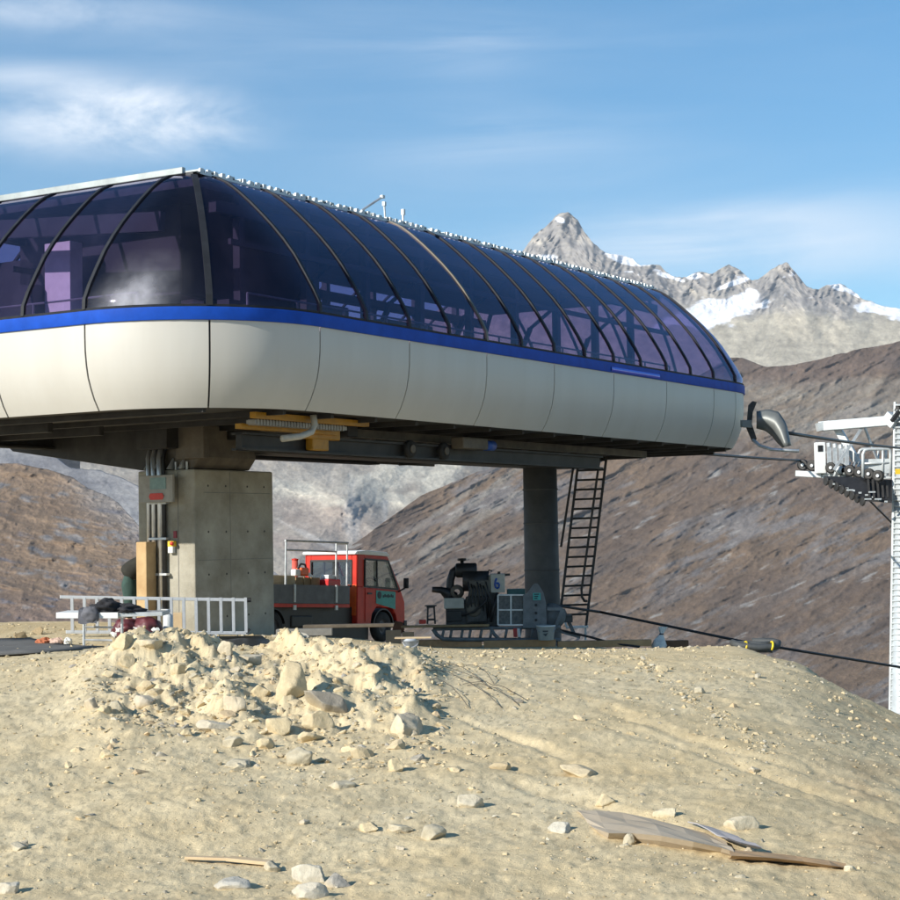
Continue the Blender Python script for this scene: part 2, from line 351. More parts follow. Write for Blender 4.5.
sz = (.6+1.15*rng.pareto(2.3, n)*(1+mnd)).clip(.6, 6)*D/FPX*.5
V = np.empty((n, 12, 3)); jit = rng.uniform(.65, 1.3, (n, 12, 1))
sc3 = np.stack([rng.uniform(.8, 1.5, n), rng.uniform(.7, 1.2, n), rng.uniform(.4, .85, n)], -1)
V = IV[None]*jit*sc3[:, None]*sz[:, None, None]
ang = rng.uniform(0, 2*pi, n); ca, sa = np.cos(ang)[:, None], np.sin(ang)[:, None]
tilt = rng.normal(0, .4, n)[:, None]
V = np.stack([V[..., 0]*np.cos(tilt)-V[..., 2]*np.sin(tilt), V[..., 1], V[..., 0]*np.sin(tilt)+V[..., 2]*np.cos(tilt)], -1)
V = np.stack([V[..., 0]*ca-V[..., 1]*sa, V[..., 0]*sa+V[..., 1]*ca, V[..., 2]], -1)
V[..., 0] += gxw[:, None]; V[..., 1] += D[:, None]; V[..., 2] += (gz(gxw, D)+sz*.15)[:, None]
tn = np.array([.55, .455, .29])*rng.uniform(.82, 1.15, (n, 1)); gy = rng.uniform(0, 1, n) < .25
tn[gy] = np.array([.47, .43, .34])*rng.uniform(.6, 1.25, (gy.sum(), 1))
tn = np.repeat(np.clip(tn, 0, .8), 12, 0)
ROCKM = mat('stone', (1, 1, 1), .9, col2=(.78, .76, .73), scale=9, bump=.01, spec=.2, attr='tone')
kind(np_mesh('gravel', V.reshape(-1, 3), (IF[None]+np.arange(n)[:, None, None]*12).reshape(-1, 3), ROCKM, False, tn), 'stuff')

def rock_mesh(name, sx, sy, sz_, seed, facets=9, tone=(.53, .46, .33), rough=.13, sub=4):
    bm = bmesh.new(); bmesh.ops.create_icosphere(bm, subdivisions=sub, radius=1)
    r = random.Random(seed)
    dirs = []
    for _ in range(facets+7):
        d = Vector((r.gauss(0, 1), r.gauss(0, 1), r.gauss(0, .8))).normalized(); dirs.append((d, r.uniform(.45, .82)))
    P = np.array([v.co[:] for v in bm.verts])
    for d, h in dirs:
        d = np.array(d); k = np.clip(P@d-h, 0, None); P = P-np.outer(k*.96, d)
    nn = fbm(P[:, 0]*2.2+seed, P[:, 1]*2.2+P[:, 2]*1.7, 5, seed); P = P*(1+rough*nn)[:, None]
    n2 = fbm(P[:, 0]*9+seed, P[:, 1]*9-P[:, 2]*7, 3, seed+5); P = P*(1+.05*n2)[:, None]
    for v, p in zip(bm.verts, P): v.co = (p[0]*sx, p[1]*sy, p[2]*sz_)
    me = bpy.data.meshes.new(name); bm.to_mesh(me); bm.free()
    me.polygons.foreach_set('use_smooth', [True]*len(me.polygons)); me.materials.append(ROCKM)
    c = np.array(tone)*(1+.16*nn+.10*n2)[:, None]
    dst = sst(P[:, 2]*-1, -.2, .7)[:, None]*.7; c = c*(1-dst)+np.array((.56, .45, .275))*dst
    a = me.attributes.new('tone', 'FLOAT_COLOR', 'POINT'); a.data.foreach_set('color', np.c_[np.clip(c, 0, .8), np.ones(len(c))].astype(np.float32).ravel())
    return me
TAN = (.60, .50, .325); GRY = (.49, .44, .33); DGR = (.30, .27, .22)
RB = []
for q in range(10):
    m0 = rock_mesh('rubble_shape', 1, .85, .7, 300+q, 6, (1, 1, 1), .12, 2); a_ = np.empty(len(m0.vertices)*3); m0.vertices.foreach_get('co', a_)
    RB.append((a_.reshape(-1, 3), np.array([p.vertices[:] for p in m0.polygons]))); bpy.data.meshes.remove(m0)
VV = []; FF = []; TT = []; nv = 0
for q in range(1700):
    if q < 1150: px = rng.uniform(70, 440); y_ = rng.uniform(23, 35.5); s0_ = .035+.035*rng.pareto(2.6)
    else: px = rng.uniform(-20, 900); y_ = 15*exp(rng.uniform(0, 1)*1.0); s0_ = .014+.012*rng.pareto(2.4)
    s0_ = min(s0_, .2); x_ = (px-450)/FPX*y_
    if q < 1150 and fbm(np.array([x_/1.1]), np.array([y_/1.6]), 3, 95)[0] < rng.uniform(-.5, .25): continue
    v_, f_ = RB[q % 10]; t_ = rng.uniform(0, 2*pi); u_ = rng.normal(0, .35)
    M_ = np.array(Matrix.Rotation(t_, 3, 'Z') @ Matrix.Rotation(u_, 3, 'Y'))
    w_ = (v_*s0_*np.array([rng.uniform(.9, 1.5), rng.uniform(.8, 1.2), rng.uniform(.6, 1.1)]))@M_.T+np.array([x_, y_, float(gz(x_, y_))-s0_*.08])
    VV.append(w_); FF.append(f_+nv); nv += len(v_); TT.append(np.tile(np.array((.60, .49, .315) if rng.uniform() < .7 else ((.47, .43, .35), (.38, .35, .30), (.58, .44, .27))[rng.integers(3)])*rng.uniform(.85, 1.12), (len(v_), 1)))
kind(np_mesh('rubble', np.concatenate(VV), np.concatenate(FF), ROCKM, False, np.concatenate(TT)), 'stuff')
def rock(px, py, w, h, label=None, tone=TAN, yaw=None, tilt=0., seed=None, facets=9, deep=.9, group=None):
    """px, py: middle of the stone in the photo; w, h: its size there"""
    seed = seed or int(px*7+py*3)
    p = ground_px(px, py+h*.42); k = p[1]/FPX
    me = rock_mesh('rock', w*k*.60, w*k*.52*deep, h*k*.66, seed, facets, tone)
    o = bpy.data.objects.new('rock', me); COL.objects.link(o)
    o.location = (p[0], p[1]+w*k*.15, p[2]+h*k*.17)
    o.rotation_euler = (random.uniform(-.1, .1), tilt, random.uniform(-.3, .3) if yaw is None else yaw)
    return tag(o, label, 'rock', group)
for a in [
 (290, 676, 36, 40, 'largest rounded tan boulder set in the heap, just left of the dark slab'),
 (332, 700, 50, 26, 'dark layered slab of rock tilted in a shaded hollow of the heap', DGR, 0., .5),
 (405, 722, 44, 28, 'angular pale boulder alone on the right flank of the heap with a dark shaded end', (.58, .5, .37), .1, .3),
 (317, 718, 27, 24, 'blocky tan stone directly below the dark tilted slab'),
 (310, 735, 32, 13, 'flat pointed stone lying under the blocky stone below the dark slab', TAN, .2, .25),
 (237, 700, 26, 26, 'square-faced pale stone standing beside a deep shaded gap in the heap', (.57, .49, .36)),
 (278, 725, 30, 22, 'round tan stone at the foot of the square-faced stone with the shaded gap'),
 (300, 757, 34, 20, 'wide low stone at the foot of the heap with rubble around it', GRY),
 (227, 647, 18, 18, 'small upright stone on the crest of the heap in front of the concrete pillar', (.6, .52, .38)),
 (250, 657, 32, 14, 'long light stone lying on the crest just right of the small upright stone', (.6, .53, .4)),
 (470, 800, 33, 18, 'smooth pale oblong stone alone in the middle of the sandy slope', (.58, .52, .4)),
 (430, 832, 31, 17, 'grey-white stone with a dark underside below the smooth oblong stone', GRY),
 (397, 763, 20, 20, 'narrow upright tan stone below the angular boulder on the slope'),
 (343, 783, 30, 12, 'flat grey flake of stone half buried left of the slope centre', GRY),
 (307, 873, 37, 25, 'rounded pale stone on top of the trio at the bottom edge of the slope', (.6, .55, .44)),
 (313, 891, 40, 18, 'broad pale stone lowest in the trio at the bottom edge', (.58, .53, .43)),
 (337, 881, 30, 16, 'slanted dark-sided stone right in the trio at the bottom edge', (.36, .34, .30), 0., .5),
 (370, 826, 25, 13, 'small pale lump left of the grey-white stone with dark underside'),
 (398, 827, 28, 10, 'thin flat stone between the pale lump and the grey-white stone', GRY),
 (561, 828, 27, 14, 'flat white stone lying left of the cardboard sheets', (.62, .58, .48)),
 (584, 771, 44, 12, 'long tan stone with a pointed shadowed end on the open slope above the cardboard', (.56, .47, .32), .1, .3),
 (667, 811, 28, 11, 'low pale stone above the middle of the long cardboard sheet', (.6, .53, .38)),
 (739, 822, 34, 19, 'chamfered pale block of stone behind the right half of the cardboard', (.6, .53, .39)),
 (604, 800, 22, 13, 'buff stone with dark edge just above the left end of the cardboard'),
 (850, 868, 16, 8, 'small round stone at the tip of the long cardboard strip', (.6, .54, .4)),
 (122, 641, 24, 18, 'tan stone capping the left end of the heap crest under the work table'),
 (147, 641, 34, 15, 'broad flat stone on the heap crest beneath the maroon bags', (.57, .49, .35)),
 (127, 660, 20, 16, 'knobbly stone with a shaded hollow on the left flank of the heap'),
 (90, 702, 16, 16, 'upright pale shard leftmost in the row of shards below the heap', (.58, .5, .37), 0., .6),
 (104, 707, 14, 13, 'leaning shard second in the row of shards below the heap', TAN, 0., .6),
 (117, 706, 16, 12, 'squat shard third in the row of shards below the heap', GRY),
 (142, 699, 27, 15, 'pale block at the right end of the row of shards below the heap', (.58, .5, .38)),
 (213, 724, 36, 15, 'long pale stone at the lower middle of the heap', (.56, .5, .39)),
 (187, 731, 14, 11, 'small wedge-shaped stone left of the long pale stone in the heap'),
 (232, 741, 22, 14, 'grey stone under the long pale stone in the heap', GRY),
 (240, 762, 34, 11, 'flat grey stone on the sand below the heap with a thin shadow', GRY),
 (8, 887, 27, 16, 'pale stone cut by the lower left corner of the picture', (.6, .55, .45)),
 (18, 845, 22, 12, 'grey stone on the sand above the lower left corner', GRY),
 (228, 883, 44, 13, 'broad flat grey stone half sunk beside the pale lath', (.52, .49, .42)),
 (272, 866, 20, 12, 'grey rounded stone at the right end of the pale lath', GRY),
 (262, 690, 22, 18, 'tan stone wedged between the square-faced stone and the largest boulder'),
 (265, 743, 20, 12, 'small tan stone in the rubble right of the grey stone'),
 (372, 668, 16, 11, 'stone on the upper right shoulder of the heap behind the angular boulder'),
 (178, 668, 18, 13, 'tan stone high on the left face of the heap below the lying ladder'),
 (205, 685, 17, 12, 'tan stone left of the square-faced stone on the heap'),
 (345, 640, 18, 9, 'flat stone on the heap crest in front of the red truck'),
 (700, 690, 14, 8, 'grey stone midway along the trail of stones on the right-hand slope', GRY),
 (662, 668, 14, 8, 'pale stone at the upper end of the trail of stones on the right-hand slope'),
 (520, 700, 10, 7, 'dark stone on the open sand below the white bucket', DGR),
 (628, 838, 12, 16, 'thin upright grey stone below the cardboard sheets', GRY)]:
    rock(*a)
# unremarkable fist-sized stones, nothing tells them apart
for i in range(56):
    if i < 36: px, py = random.uniform(60, 430), random.uniform(655, 770)
    else: px, py = random.uniform(10, 880), random.uniform(760, 893)
    s_ = random.uniform(5, 11)
    rock(px, py, s_*1.3, s_*.8, 'small tan stone among many alike scattered over the sandy heap and slope', random.choice((TAN, TAN, GRY, (.58, .5, .37))), group='small stones scattered over the sandy slope')

# ------------------------------------------------------------------ mountains
def mountain(name, label, prof, brow, Rb, Rr, x0, x1, nc, nr, colfn, amp, wav, seed, g=1., jag=2., back=.35, warp=lambda x, y: ((x+.5*y)/60, (y-.45*x)/34), m=None, sm=121, hf=2., frac=None, spines=()):
    px = np.linspace(x0, x1, nc); rr = np.interp(px, *zip(*prof))
    rr = rr + fbm(px/9., px*0, 4, seed+3)*jag
    t = np.concatenate([np.linspace(0, 1, nr), np.linspace(1, 1.5, 18)[1:]])
    T, PX = np.meshgrid(t, px, indexing='ij'); RRW = np.broadcast_to(rr, T.shape)
    ke = np.exp(-np.linspace(-2.2, 2.2, sm)**2); ke /= ke.sum(); rs = np.convolve(np.pad(rr, sm//2, 'edge'), ke, 'valid')
    tf = np.minimum(T, 1); wt = sst(tf, .8, 1.); pr_ = rs[None]*(1-wt)+rr[None]*wt
    row = brow+(pr_-brow)*tf**g
    Rw = Rb+(Rr-Rb)*(brow-row)/(brow-rr[(px > -20) & (px < 920)].min())+np.maximum(T-1, 0)*(Rr-Rb)
    d = FW[None, None]+RT[None, None]*((PX-450)/FPX)[..., None]-UP[None, None]*((row-450)/FPX)[..., None]
    P = EYE+d*(Rw/d[..., 1])[..., None]
    win = np.clip(sst(T, 0, .08), 0, 1)*(1-.9*sst(T, .88, 1.))
    xs, ys = warp(PX, row)
    rel_ = ridged(xs, ys, 7, seed, .55); am = np.ones(T.shape)
    if frac: am = frac(PX, row)
    dsp = rel_*am*amp+hf*am*ridged(xs*5.3+3, ys*5.3, 4, seed+9, .6)
    for (x0_, y0_), (x1_, y1_), wd_, hg_ in spines:          # crisp spurs standing out of the face
        wx, wy = PX+3*fbm(PX/12, row/9, 3, 5), row+3*fbm(PX/11, row/12, 3, 6)
        tq = np.clip(((wx-x0_)*(x1_-x0_)+(wy-y0_)*(y1_-y0_))/((x1_-x0_)**2+(y1_-y0_)**2), 0, 1)
        dq = np.hypot(wx-x0_-tq*(x1_-x0_), wy-y0_-tq*(y1_-y0_)); dsp = dsp+hg_*np.clip(1-dq/wd_, 0, 1)
    P = P-d*(dsp*np.minimum(sst(T, 0, .08), 1)*Rw/FPX/d[..., 1])[..., None]
    P[..., 2] -= np.clip(T-1, 0, 1)*(Rr*back)
    c = colfn(PX, row, tf, rel_, P)
    c = c*(1+.30*fbm(PX/5, row/3.2, 4, seed+77, .75)+.16*fbm(PX/1.6, row/1.4, 2, seed+79))[..., None]
    m = m or mat('mountain_surface', (1.08, 1.08, 1.08), .95, col2=(.78, .78, .8), scale=.02, bump=2., bscale=.08, spec=.1, attr='tone', detail=12)
    o = np_mesh(name, P.reshape(-1, 3), grid_faces(*T.shape), m, True, np.clip(c, 0, .92).reshape(-1, 3))
    return kind(o, 'structure')
def mixc(a, b, w): return a*(1-w[..., None])+np.array(b)*w[..., None]
def blobs(PX, row, lst, seed, edge=.35):
    n = fbm(PX/16, row/8, 5, seed)
    w = np.zeros(PX.shape)
    for cx, cy, rx, ry, sl in lst:
        yy = row-cy-(PX-cx)*sl; dd = np.sqrt(((PX-cx)/rx)**2+(yy/ry)**2)+n*.7
        w = np.maximum(w, 1-sst(dd, 1-edge, 1+edge))
    return w
def far_col(PX, row, T, rel_, P):
    st_ = fbm((PX+row*.9)/30, (row-PX*.5)/7, 5, 5)
    rock_ = mixc(np.ones(PX.shape+(3,))*np.array([.33, .31, .285]), (.44, .40, .34), np.clip(.5+st_*1.1, 0, 1))
    scree = sst(row+fbm(PX/20, row/14, 4, 8)*16, 300, 322)*np.ones(PX.shape)
    c = mixc(rock_, (.47, .42, .32), scree*.9)
    c = c*(1+.28*np.clip(fbm((PX-row*.5)/9, row/10, 5, 31), -1, 1))[..., None]
    lines = np.clip(ridged((PX+row*.55)/13, (row-PX*.8)/26, 5, 201, .65)-.05, 0, 1)*(1-scree*.8)
    c = c*(1-.55*lines)[..., None]
    lt = np.clip(ridged((PX-row*.7)/17, (row+PX*.5)/11, 5, 207, .6)-.1, 0, 1)*(1-scree*.6); c = mixc(c, (.52, .48, .42), lt*.5)
    dark = blobs(PX, row, [(780, 290, 34, 18, -.5), (560, 236, 16, 22, .6), (585, 262, 30, 14, .8), (655, 283, 30, 11, .4), (700, 282, 26, 8, .2), (818, 302, 36, 12, .3)], 14)
    c = mixc(c, (.27, .255, .24), dark*.7)
    snow = .0+blobs(PX, row, [(716, 312, 46, 14, -.25), (622, 257, 24, 5, .25), (545, 258, 12, 3, .0), (885, 309, 30, 7, .12), (840, 288, 12, 3, .2), (695, 276, 9, 3, 0), (735, 283, 22, 3, -.35), (668, 276, 14, 2.5, .3), (852, 292, 16, 3, .5), (950, 318, 60, 12, .1), (560, 220, 4, 2, .3)], 23, .13)
    fl = np.clip(fbm(PX/9, row/3.2, 5, 44)-.42-(row-265)/160, 0, 1)*5*sst(PX, 598, 615)
    return mixc(c, (.86, .88, .92), np.clip(snow*1.2+np.clip(fl, 0, .8), 0, 1))
mountain('far_mountain', '', [(-400, 330), (-100, 345), (60, 330), (200, 360), (330, 335), (430, 315), (480, 285), (505, 265), (518, 257), (533, 237), (544, 228), (555, 217), (561, 214), (567, 213), (572, 215), (578, 219), (584, 232), (595, 245), (607, 252), (620, 256), (633, 259), (640, 264), (647, 266), (660, 265), (673, 277), (687, 277), (695, 273), (713, 273), (722, 267), (729, 265), (740, 271), (751, 281), (758, 279), (771, 270), (780, 265), (787, 263), (795, 272), (807, 288), (813, 290), (822, 287), (829, 285), (840, 284), (851, 290), (864, 299), (882, 305), (900, 308), (1000, 325), (1200, 300), (1500, 330)],
         450, 6500, 9500, -420, 1500, 1300, 260, far_col, 10, 420, 11, jag=2.2, g=.9, sm=9, hf=5.5, spines=(((567, 211), (592, 262), 34, 26), ((592, 262), (650, 300), 26, 14), ((566, 212), (548, 262), 20, 9), ((787, 261), (764, 292), 26, 16), ((787, 261), (806, 312), 30, 24), ((727, 264), (712, 288), 18, 10), ((695, 272), (672, 296), 18, 9), ((829, 284), (846, 322), 26, 15), ((640, 262), (655, 285), 16, 8), ((764, 292), (742, 312), 14, 10)), frac=lambda x, y: 1-.9*sst(y+fbm(x/20, y/14, 4, 8)*16, 292, 318), warp=lambda x, y: ((x+.45*y)/34, (y-.9*x)/60))
SNOWV = lambda PX, row, T, rel_, P: mixc(np.ones(PX.shape+(3,))*np.array([.30, .32, .37]), (.85, .87, .92), np.clip(.45+1.3*fbm((PX+row)/12, (row-PX*.6)/6, 5, 61)+.3*rel_, 0, 1))
mountain('snow_mountain', '', [(-400, 380), (-100, 395), (0, 400), (140, 420), (250, 430), (330, 436), (420, 430), (520, 420), (620, 400)], 520, 6500, 8200, -400, 620, 500, 150, SNOWV, 9, 350, 19, jag=3, sm=31)
def moraine_col(PX, row, T, rel_, P):
    n = fbm(PX/40, row/14, 5, 71); n2 = fbm((PX*.8+row)/10, (row-PX*.3)/10, 5, 75)
    c = mixc(np.ones(PX.shape+(3,))*np.array([.30, .265, .22]), (.38, .345, .29), np.clip(.5+n*1.3, 0, 1))
    c = mixc(c, (.26, .25, .235), np.clip(n2*1.1-.15, 0, 1)*(1-.5*sst(row, 500, 540))*.7)
    bright = blobs(PX, row, [(395, 474, 62, 13, -.35), (300, 492, 34, 8, .1), (348, 500, 60, 5, .12), (445, 470, 30, 16, -.8), (385, 497, 30, 5, .2), (470, 505, 20, 4, -.8)], 27, .5)
    c = mixc(c, (.50, .47, .39), bright*.8)
    br = blobs(PX, row, [(330, 520, 55, 18, .1), (300, 545, 40, 10, .2)], 29, .6)
    c = mixc(c, (.29, .235, .20), br*.7)
    gul = blobs(PX, row, [(352, 515, 7, 26, .0), (385, 520, 3, 22, .0), (318, 540, 40, 3, .5)], 37, .5)
    return mixc(c, (.48, .45, .41), gul*.6)
mountain('moraine_slope', '', [(100, 420), (230, 446), (275, 452), (310, 462), (350, 457), (400, 445), (480, 440), (560, 430), (650, 425)], 600, 3800, 6000, 80, 660, 600, 220, moraine_col, 5, 260, 31, jag=.8, hf=1.2, spines=(((265, 486), (430, 506), 20, 22), ((348, 506), (290, 570), 40, 44), ((402, 462), (340, 498), 30, 26), ((462, 466), (395, 530), 34, 34), ((284, 452), (335, 494), 24, 20), ((348, 506), (410, 565), 30, 26)))
def brown_col(PX, row, T, rel_, P):
    # grass slopes with outcrops lying along the dip of the strata
    q = (PX+row*.3)/70; s = (row+PX*.42)/16
    band = fbm(q, s, 6, 101); fine = fbm((PX+row)/9, (row+PX*.4)/4, 5, 107); big = fbm(PX/120, row/60, 4, 113)
    c = mixc(np.ones(PX.shape+(3,))*np.array([.15, .108, .078]), (.195, .138, .092), np.clip(.5+big*1.2+.3*band, 0, 1))
    c = mixc(c, (.125, .098, .08), np.clip(fbm(PX/50+4, (row+PX*.5)/22, 5, 119)*1.8-.15, 0, 1)*.8)
    rockw = np.clip((band+.6*fine+.15-.10)*2.6, 0, 1)*np.clip(.6+big*1.6, .15, 1)
    c = mixc(c, (.20, .19, .185), rockw*.75)
    c = mixc(c, (.125, .110, .10), np.clip(fbm(q*1.3+7, s*1.2, 6, 131)*2.6-.55, 0, 1)*.6)
    c = mixc(c, (.34, .32, .29), np.clip(fbm((PX+row*.4)/22, (row+PX*.35)/5, 5, 137)*4-1.75, 0, 1)*.9)
    # pale rock band under the ridge
    pale = sst(row, 372, 384)*(1-sst(row+fbm(PX/25, row/20, 4, 141)*26, 425, 455))*sst(PX, 690, 735)
    c = mixc(c, (.27, .24, .195), pale*(.55+.35*fine))
    ridge = (1-sst(row-np.interp(PX, [731, 811, 900], [357, 361, 341]), 18, 34))*sst(PX, 720, 740)
    c = mixc(c, (.15, .112, .09), ridge*.75)
    tansl = blobs(PX, row, [(490, 490, 40, 4, -.75), (460, 530, 55, 5, -.62), (430, 560, 40, 3, -.6), (520, 540, 60, 4, -.35), (450, 505, 30, 3, -.7)], 151, .6)
    return mixc(c, (.28, .255, .215), tansl*.6)
mountain('brown_mountain', '', [(120, 655), (240, 610), (330, 560), (345, 550), (380, 525), (400, 511), (420, 496), (470, 475), (524, 455), (600, 425), (660, 395), (700, 375), (731, 357), (742, 357.5), (758, 364), (767, 367), (790, 365), (811, 361), (832, 356), (856, 350), (878, 346), (900, 341), (960, 350), (1100, 330), (1500, 360)],
         1000, 600, 3600, 60, 1500, 1300, 600, brown_col, 8.5, 190, 41, g=1., jag=.9, hf=2.4, back=.3, warp=lambda x, y: ((x+.35*y)/75, (y+.42*x)/24))
def left_col(PX, row, T, rel_, P):
    band = fbm(PX/34, (row-PX*.12)/9, 6, 161); fine = fbm(PX/8, (row-PX*.1)/4, 5, 163); big = fbm(PX/80, row/40, 4, 167)
    c = mixc(np.ones(PX.shape+(3,))*np.array([.175, .128, .092]), (.23, .165, .112), np.clip(.5+big*1.1+.25*fine, 0, 1))
    c = mixc(c, (.19, .14, .125), np.clip((row-575)/50+big*.6, 0, 1)*.7)
    c = mixc(c, (.2, .195, .195), np.clip((band+.5*fine)*3.-.75, 0, 1)*.9)
    pr_ = np.interp(PX, [22, 55, 73, 89, 118, 138, 170], [464, 471, 478, 489, 502, 525, 540])
    c = mixc(c, (.235, .215, .20), sst(PX, 45, 110)*(1-sst(row-pr_+10*band, 4, 42))*.85)
    return mixc(c, (.13, .13, .15), np.clip(fbm(PX/26+9, (row-PX*.15)/5, 6, 171)*3.4-1.25, 0, 1)*.85)
mountain('brown_hill', '', [(-400, 440), (-150, 458), (0, 463), (22, 464), (40, 468), (55, 471), (73, 478), (89, 489), (104, 494), (118, 502), (138, 525), (170, 540), (230, 565), (275, 590), (300, 620), (360, 680)], 1000, 560, 1900, -400, 360, 700, 520, left_col, 9, 100, 51, jag=.8, hf=1.8, back=.3, warp=lambda x, y: ((x+.2*y)/55, (y-.12*x)/16))
GREYC = lambda PX, row, T, rel_, P: mixc(np.ones(PX.shape+(3,))*np.array([.22, .215, .22]), (.33, .32, .31), np.clip(.5+1.3*fbm((PX-row)/40, row/16, 5, 181), 0, 1))
mountain('scree_hill', '', [(-300, 425), (0, 437), (11, 439), (30, 446), (55, 456), (71, 468), (100, 470), (120, 477), (138, 486), (180, 510), (240, 545), (310, 600)], 640, 2200, 3600, -300, 320, 420, 150, GREYC, 6, 170, 57, jag=1.2, hf=.6)
# valley floor, one sheet out to the horizon
mb = MB(); rows_ = []
for r in (80, 300, 700, 2500, 6000, 11000):
    rows_.append([(r*cos(2*pi*k/48), r*sin(2*pi*k/48), np.interp(r, [80, 300, 700, 2500, 11000], [-36, -150, -158, -420, -560])) for k in range(48)])
mb.grid(rows_, True)
kind(obj('valley', mb, mat('valley_soil', (.2, .15, .1), .95, var=.25, scale=.01, detail=10), None, True), 'structure')

# ------------------------------------------------------------------ the station
sta = thing('lift_station', 'long white chairlift station with blue band and tinted glazing on a pillar and column', 'lift station', C0, atan2(UA[1], UA[0]))
GP = [(.0, 7.40), (.02, 7.66), (.2, 8.03), (.43, 8.42), (.76, 8.95), (1.08, 9.36), (1.43, 9.75), (1.78, 10.10), (2.12, 10.42), (2.5, 10.75), (2.85, 11.01), (3.2, 11.19), (3.58, 11.28)]
WP = [(0, 7.06), (0, 6.75), (.01, 6.4), (.05, 6.05), (.11, 5.75), (.2, 5.5), (.32, 5.23), (.49, 4.96)]
def plan(seg, q, ins):
    """seg 0..7 around the shell, q 0..1 along it, ins: inset from the belt line -> (a, b), outward normal"""
    r = R_; ss = L_-2*r; sw = W_-2*r
    if seg == 0: return (r+ss*q, ins), (0, -1)
    if seg == 2: return (L_-ins, r+sw*q), (1, 0)
    if seg == 4: return (L_-r-ss*q, W_-ins), (0, 1)
    if seg == 6: return (ins, W_-r-sw*q), (-1, 0)
    c = {1: (L_-r, r), 3: (L_-r, W_-r), 5: (r, W_-r), 7: (r, r)}[seg]
    th = {1: -pi/2, 3: 0, 5: pi/2, 7: pi}[seg]+q*pi/2
    nx_, ny = cos(th), sin(th)
    return (c[0]+nx_*(r-ins), c[1]+ny*(r-ins)), (nx_, ny)
def patch(seg, q0, q1, prof, off=0., gap=0.):
    ln = {0: L_-2*R_, 4: L_-2*R_, 2: W_-2*R_, 6: W_-2*R_}.get(seg, R_*pi/2)
    q0 += gap/ln; q1 -= gap/ln; n = 2 if seg % 2 == 0 else 10
    rows = []
    for ins, z in prof:
        rows.append([(*plan(seg, q0+(q1-q0)*k/n, ins-off)[0], z) for k in range(n+1)])
    return MB().grid(rows)
def ribmb(seg, q, prof, w, d, off):
    rows = []
    for i, (ins, z) in enumerate(prof):
        (a, b), (nx_, ny) = plan(seg, q, ins-off)
        i0, z0 = prof[max(i-1, 0)]; i1, z1 = prof[min(i+1, len(prof)-1)]
        ti, tz = i1-i0, z1-z0; l = hypot(ti, tz); on, oz = tz/l, ti/l      # outward and up components of the profile normal
        e = np.array([nx_*on, ny*on, oz]); s_ = np.array([-ny, nx_, 0]); p = np.array([a, b, z])
        rows.append([p-s_*w/2-e*d/2, p+s_*w/2-e*d/2, p+s_*w/2+e*d/2, p-s_*w/2+e*d/2])
    mb = MB().grid(rows, True); n = len(rows)
    mb.f += [(3, 2, 1, 0), ((n-1)*4, (n-1)*4+1, (n-1)*4+2, (n-1)*4+3)]
    return mb
glassbays = []; whitebays = []
for seg in range(8):
    if seg in (0, 4): glassbays += [(seg, k/13, (k+1)/13) for k in range(13)]; whitebays += [(seg, k/6.5, min((k+1)/6.5, 1)) for k in range(7)]
    elif seg in (2, 6): glassbays += [(seg, k/3, (k+1)/3) for k in range(3)]; whitebays += [(seg, 0, .5), (seg, .5, 1)]
    else: glassbays += [(seg, 0, .5), (seg, .5, 1)]; whitebays += [(seg, 0, .5), (seg, .5, 1)]
for seg, q0, q1 in whitebays:
    o = obj('white_panel', patch(seg, q0, q1, WP[::-1], 0, .026), WHITE, sta, True, recalc=False)
    sd = o.modifiers.new('thick', 'SOLIDIFY'); sd.thickness = .04; sd.offset = -1
    es = o.modifiers.new('edges', 'EDGE_SPLIT'); es.split_angle = radians(35)
for i, (seg, q0, q1) in enumerate(glassbays):
    smeared = seg == 7 and q0 == 0
    mb = patch(seg, q0, q1, GP)
    o = obj('glass_pane', mb, GLASSD if smeared else GLASS, sta, True)
    if smeared:
        o['label'] = 'tinted pane with a pale smear low on it'
        a = o.data.attributes.new('smear', 'FLOAT', 'POINT'); vals = []
        for v in o.data.vertices:
            th = atan2(v.co.y-R_, v.co.x-R_) % (2*pi); q = (th-pi)/(pi/2)
            vals.append(.75*exp(-((q-.20-.05*max(0, v.co.z-7.4))/.11)**2)*exp(-(max(0, v.co.z-7.4)/.75)**1.9))
        a.data.foreach_set('value', vals)
        o.data.update()
    ri = obj('rib', ribmb(seg, q0, GP, .10 if seg % 2 == 0 or q0 == 0 else .16, .07, .012), RIBM, sta)
    if seg == 0 and i == 5: ri.data.materials[0] = RIBM
    if seg == 0 and i == 4: ri.data.materials[0] = BRONZE; ri['label'] = 'bare bronze-coloured rib among the dark ones'
# lower frame bar of the glazing and dark backing behind the seams
fr = MB(); bk = MB(); band = MB(); bsh = MB(); ceil_ = MB()
for seg in range(8):
    n = 2 if seg % 2 == 0 else 14
    P = lambda i, z: [(*plan(seg, k/n, i)[0], z) for k in range(n+1)]
    fr.grid([P(-.02, 7.37), P(-.03, 7.43), P(.05, 7.43), P(.05, 7.37)])
    band.grid([P(.0, 7.045), P(-.05, 7.05), P(-.058, 7.07), P(-.058, 7.35), P(-.05, 7.365), P(.0, 7.37)])
    bk.grid([P(.1, 7.05), P(.1, 6.6), P(.16, 5.9), P(.3, 5.4), P(.56, 4.99)])
obj('glazing_frame', fr, RIBM, sta); bo_ = obj('blue_band', band, BLUE, sta, True); bo_.modifiers.new('edges', 'EDGE_SPLIT').split_angle = radians(25); obj('inner_skin', bk, DARK, sta)
q0 = 7.85/13; mb = MB(); n = 2
P = lambda i, z: [(R_+(L_-2*R_)*(q0+(9.65/13-q0)*k/n), i, z) for k in range(n+1)]
mb.grid([P(-.05, 7.08), P(-.085, 7.09), P(-.09, 7.15), P(-.085, 7.22), P(-.05, 7.23)])
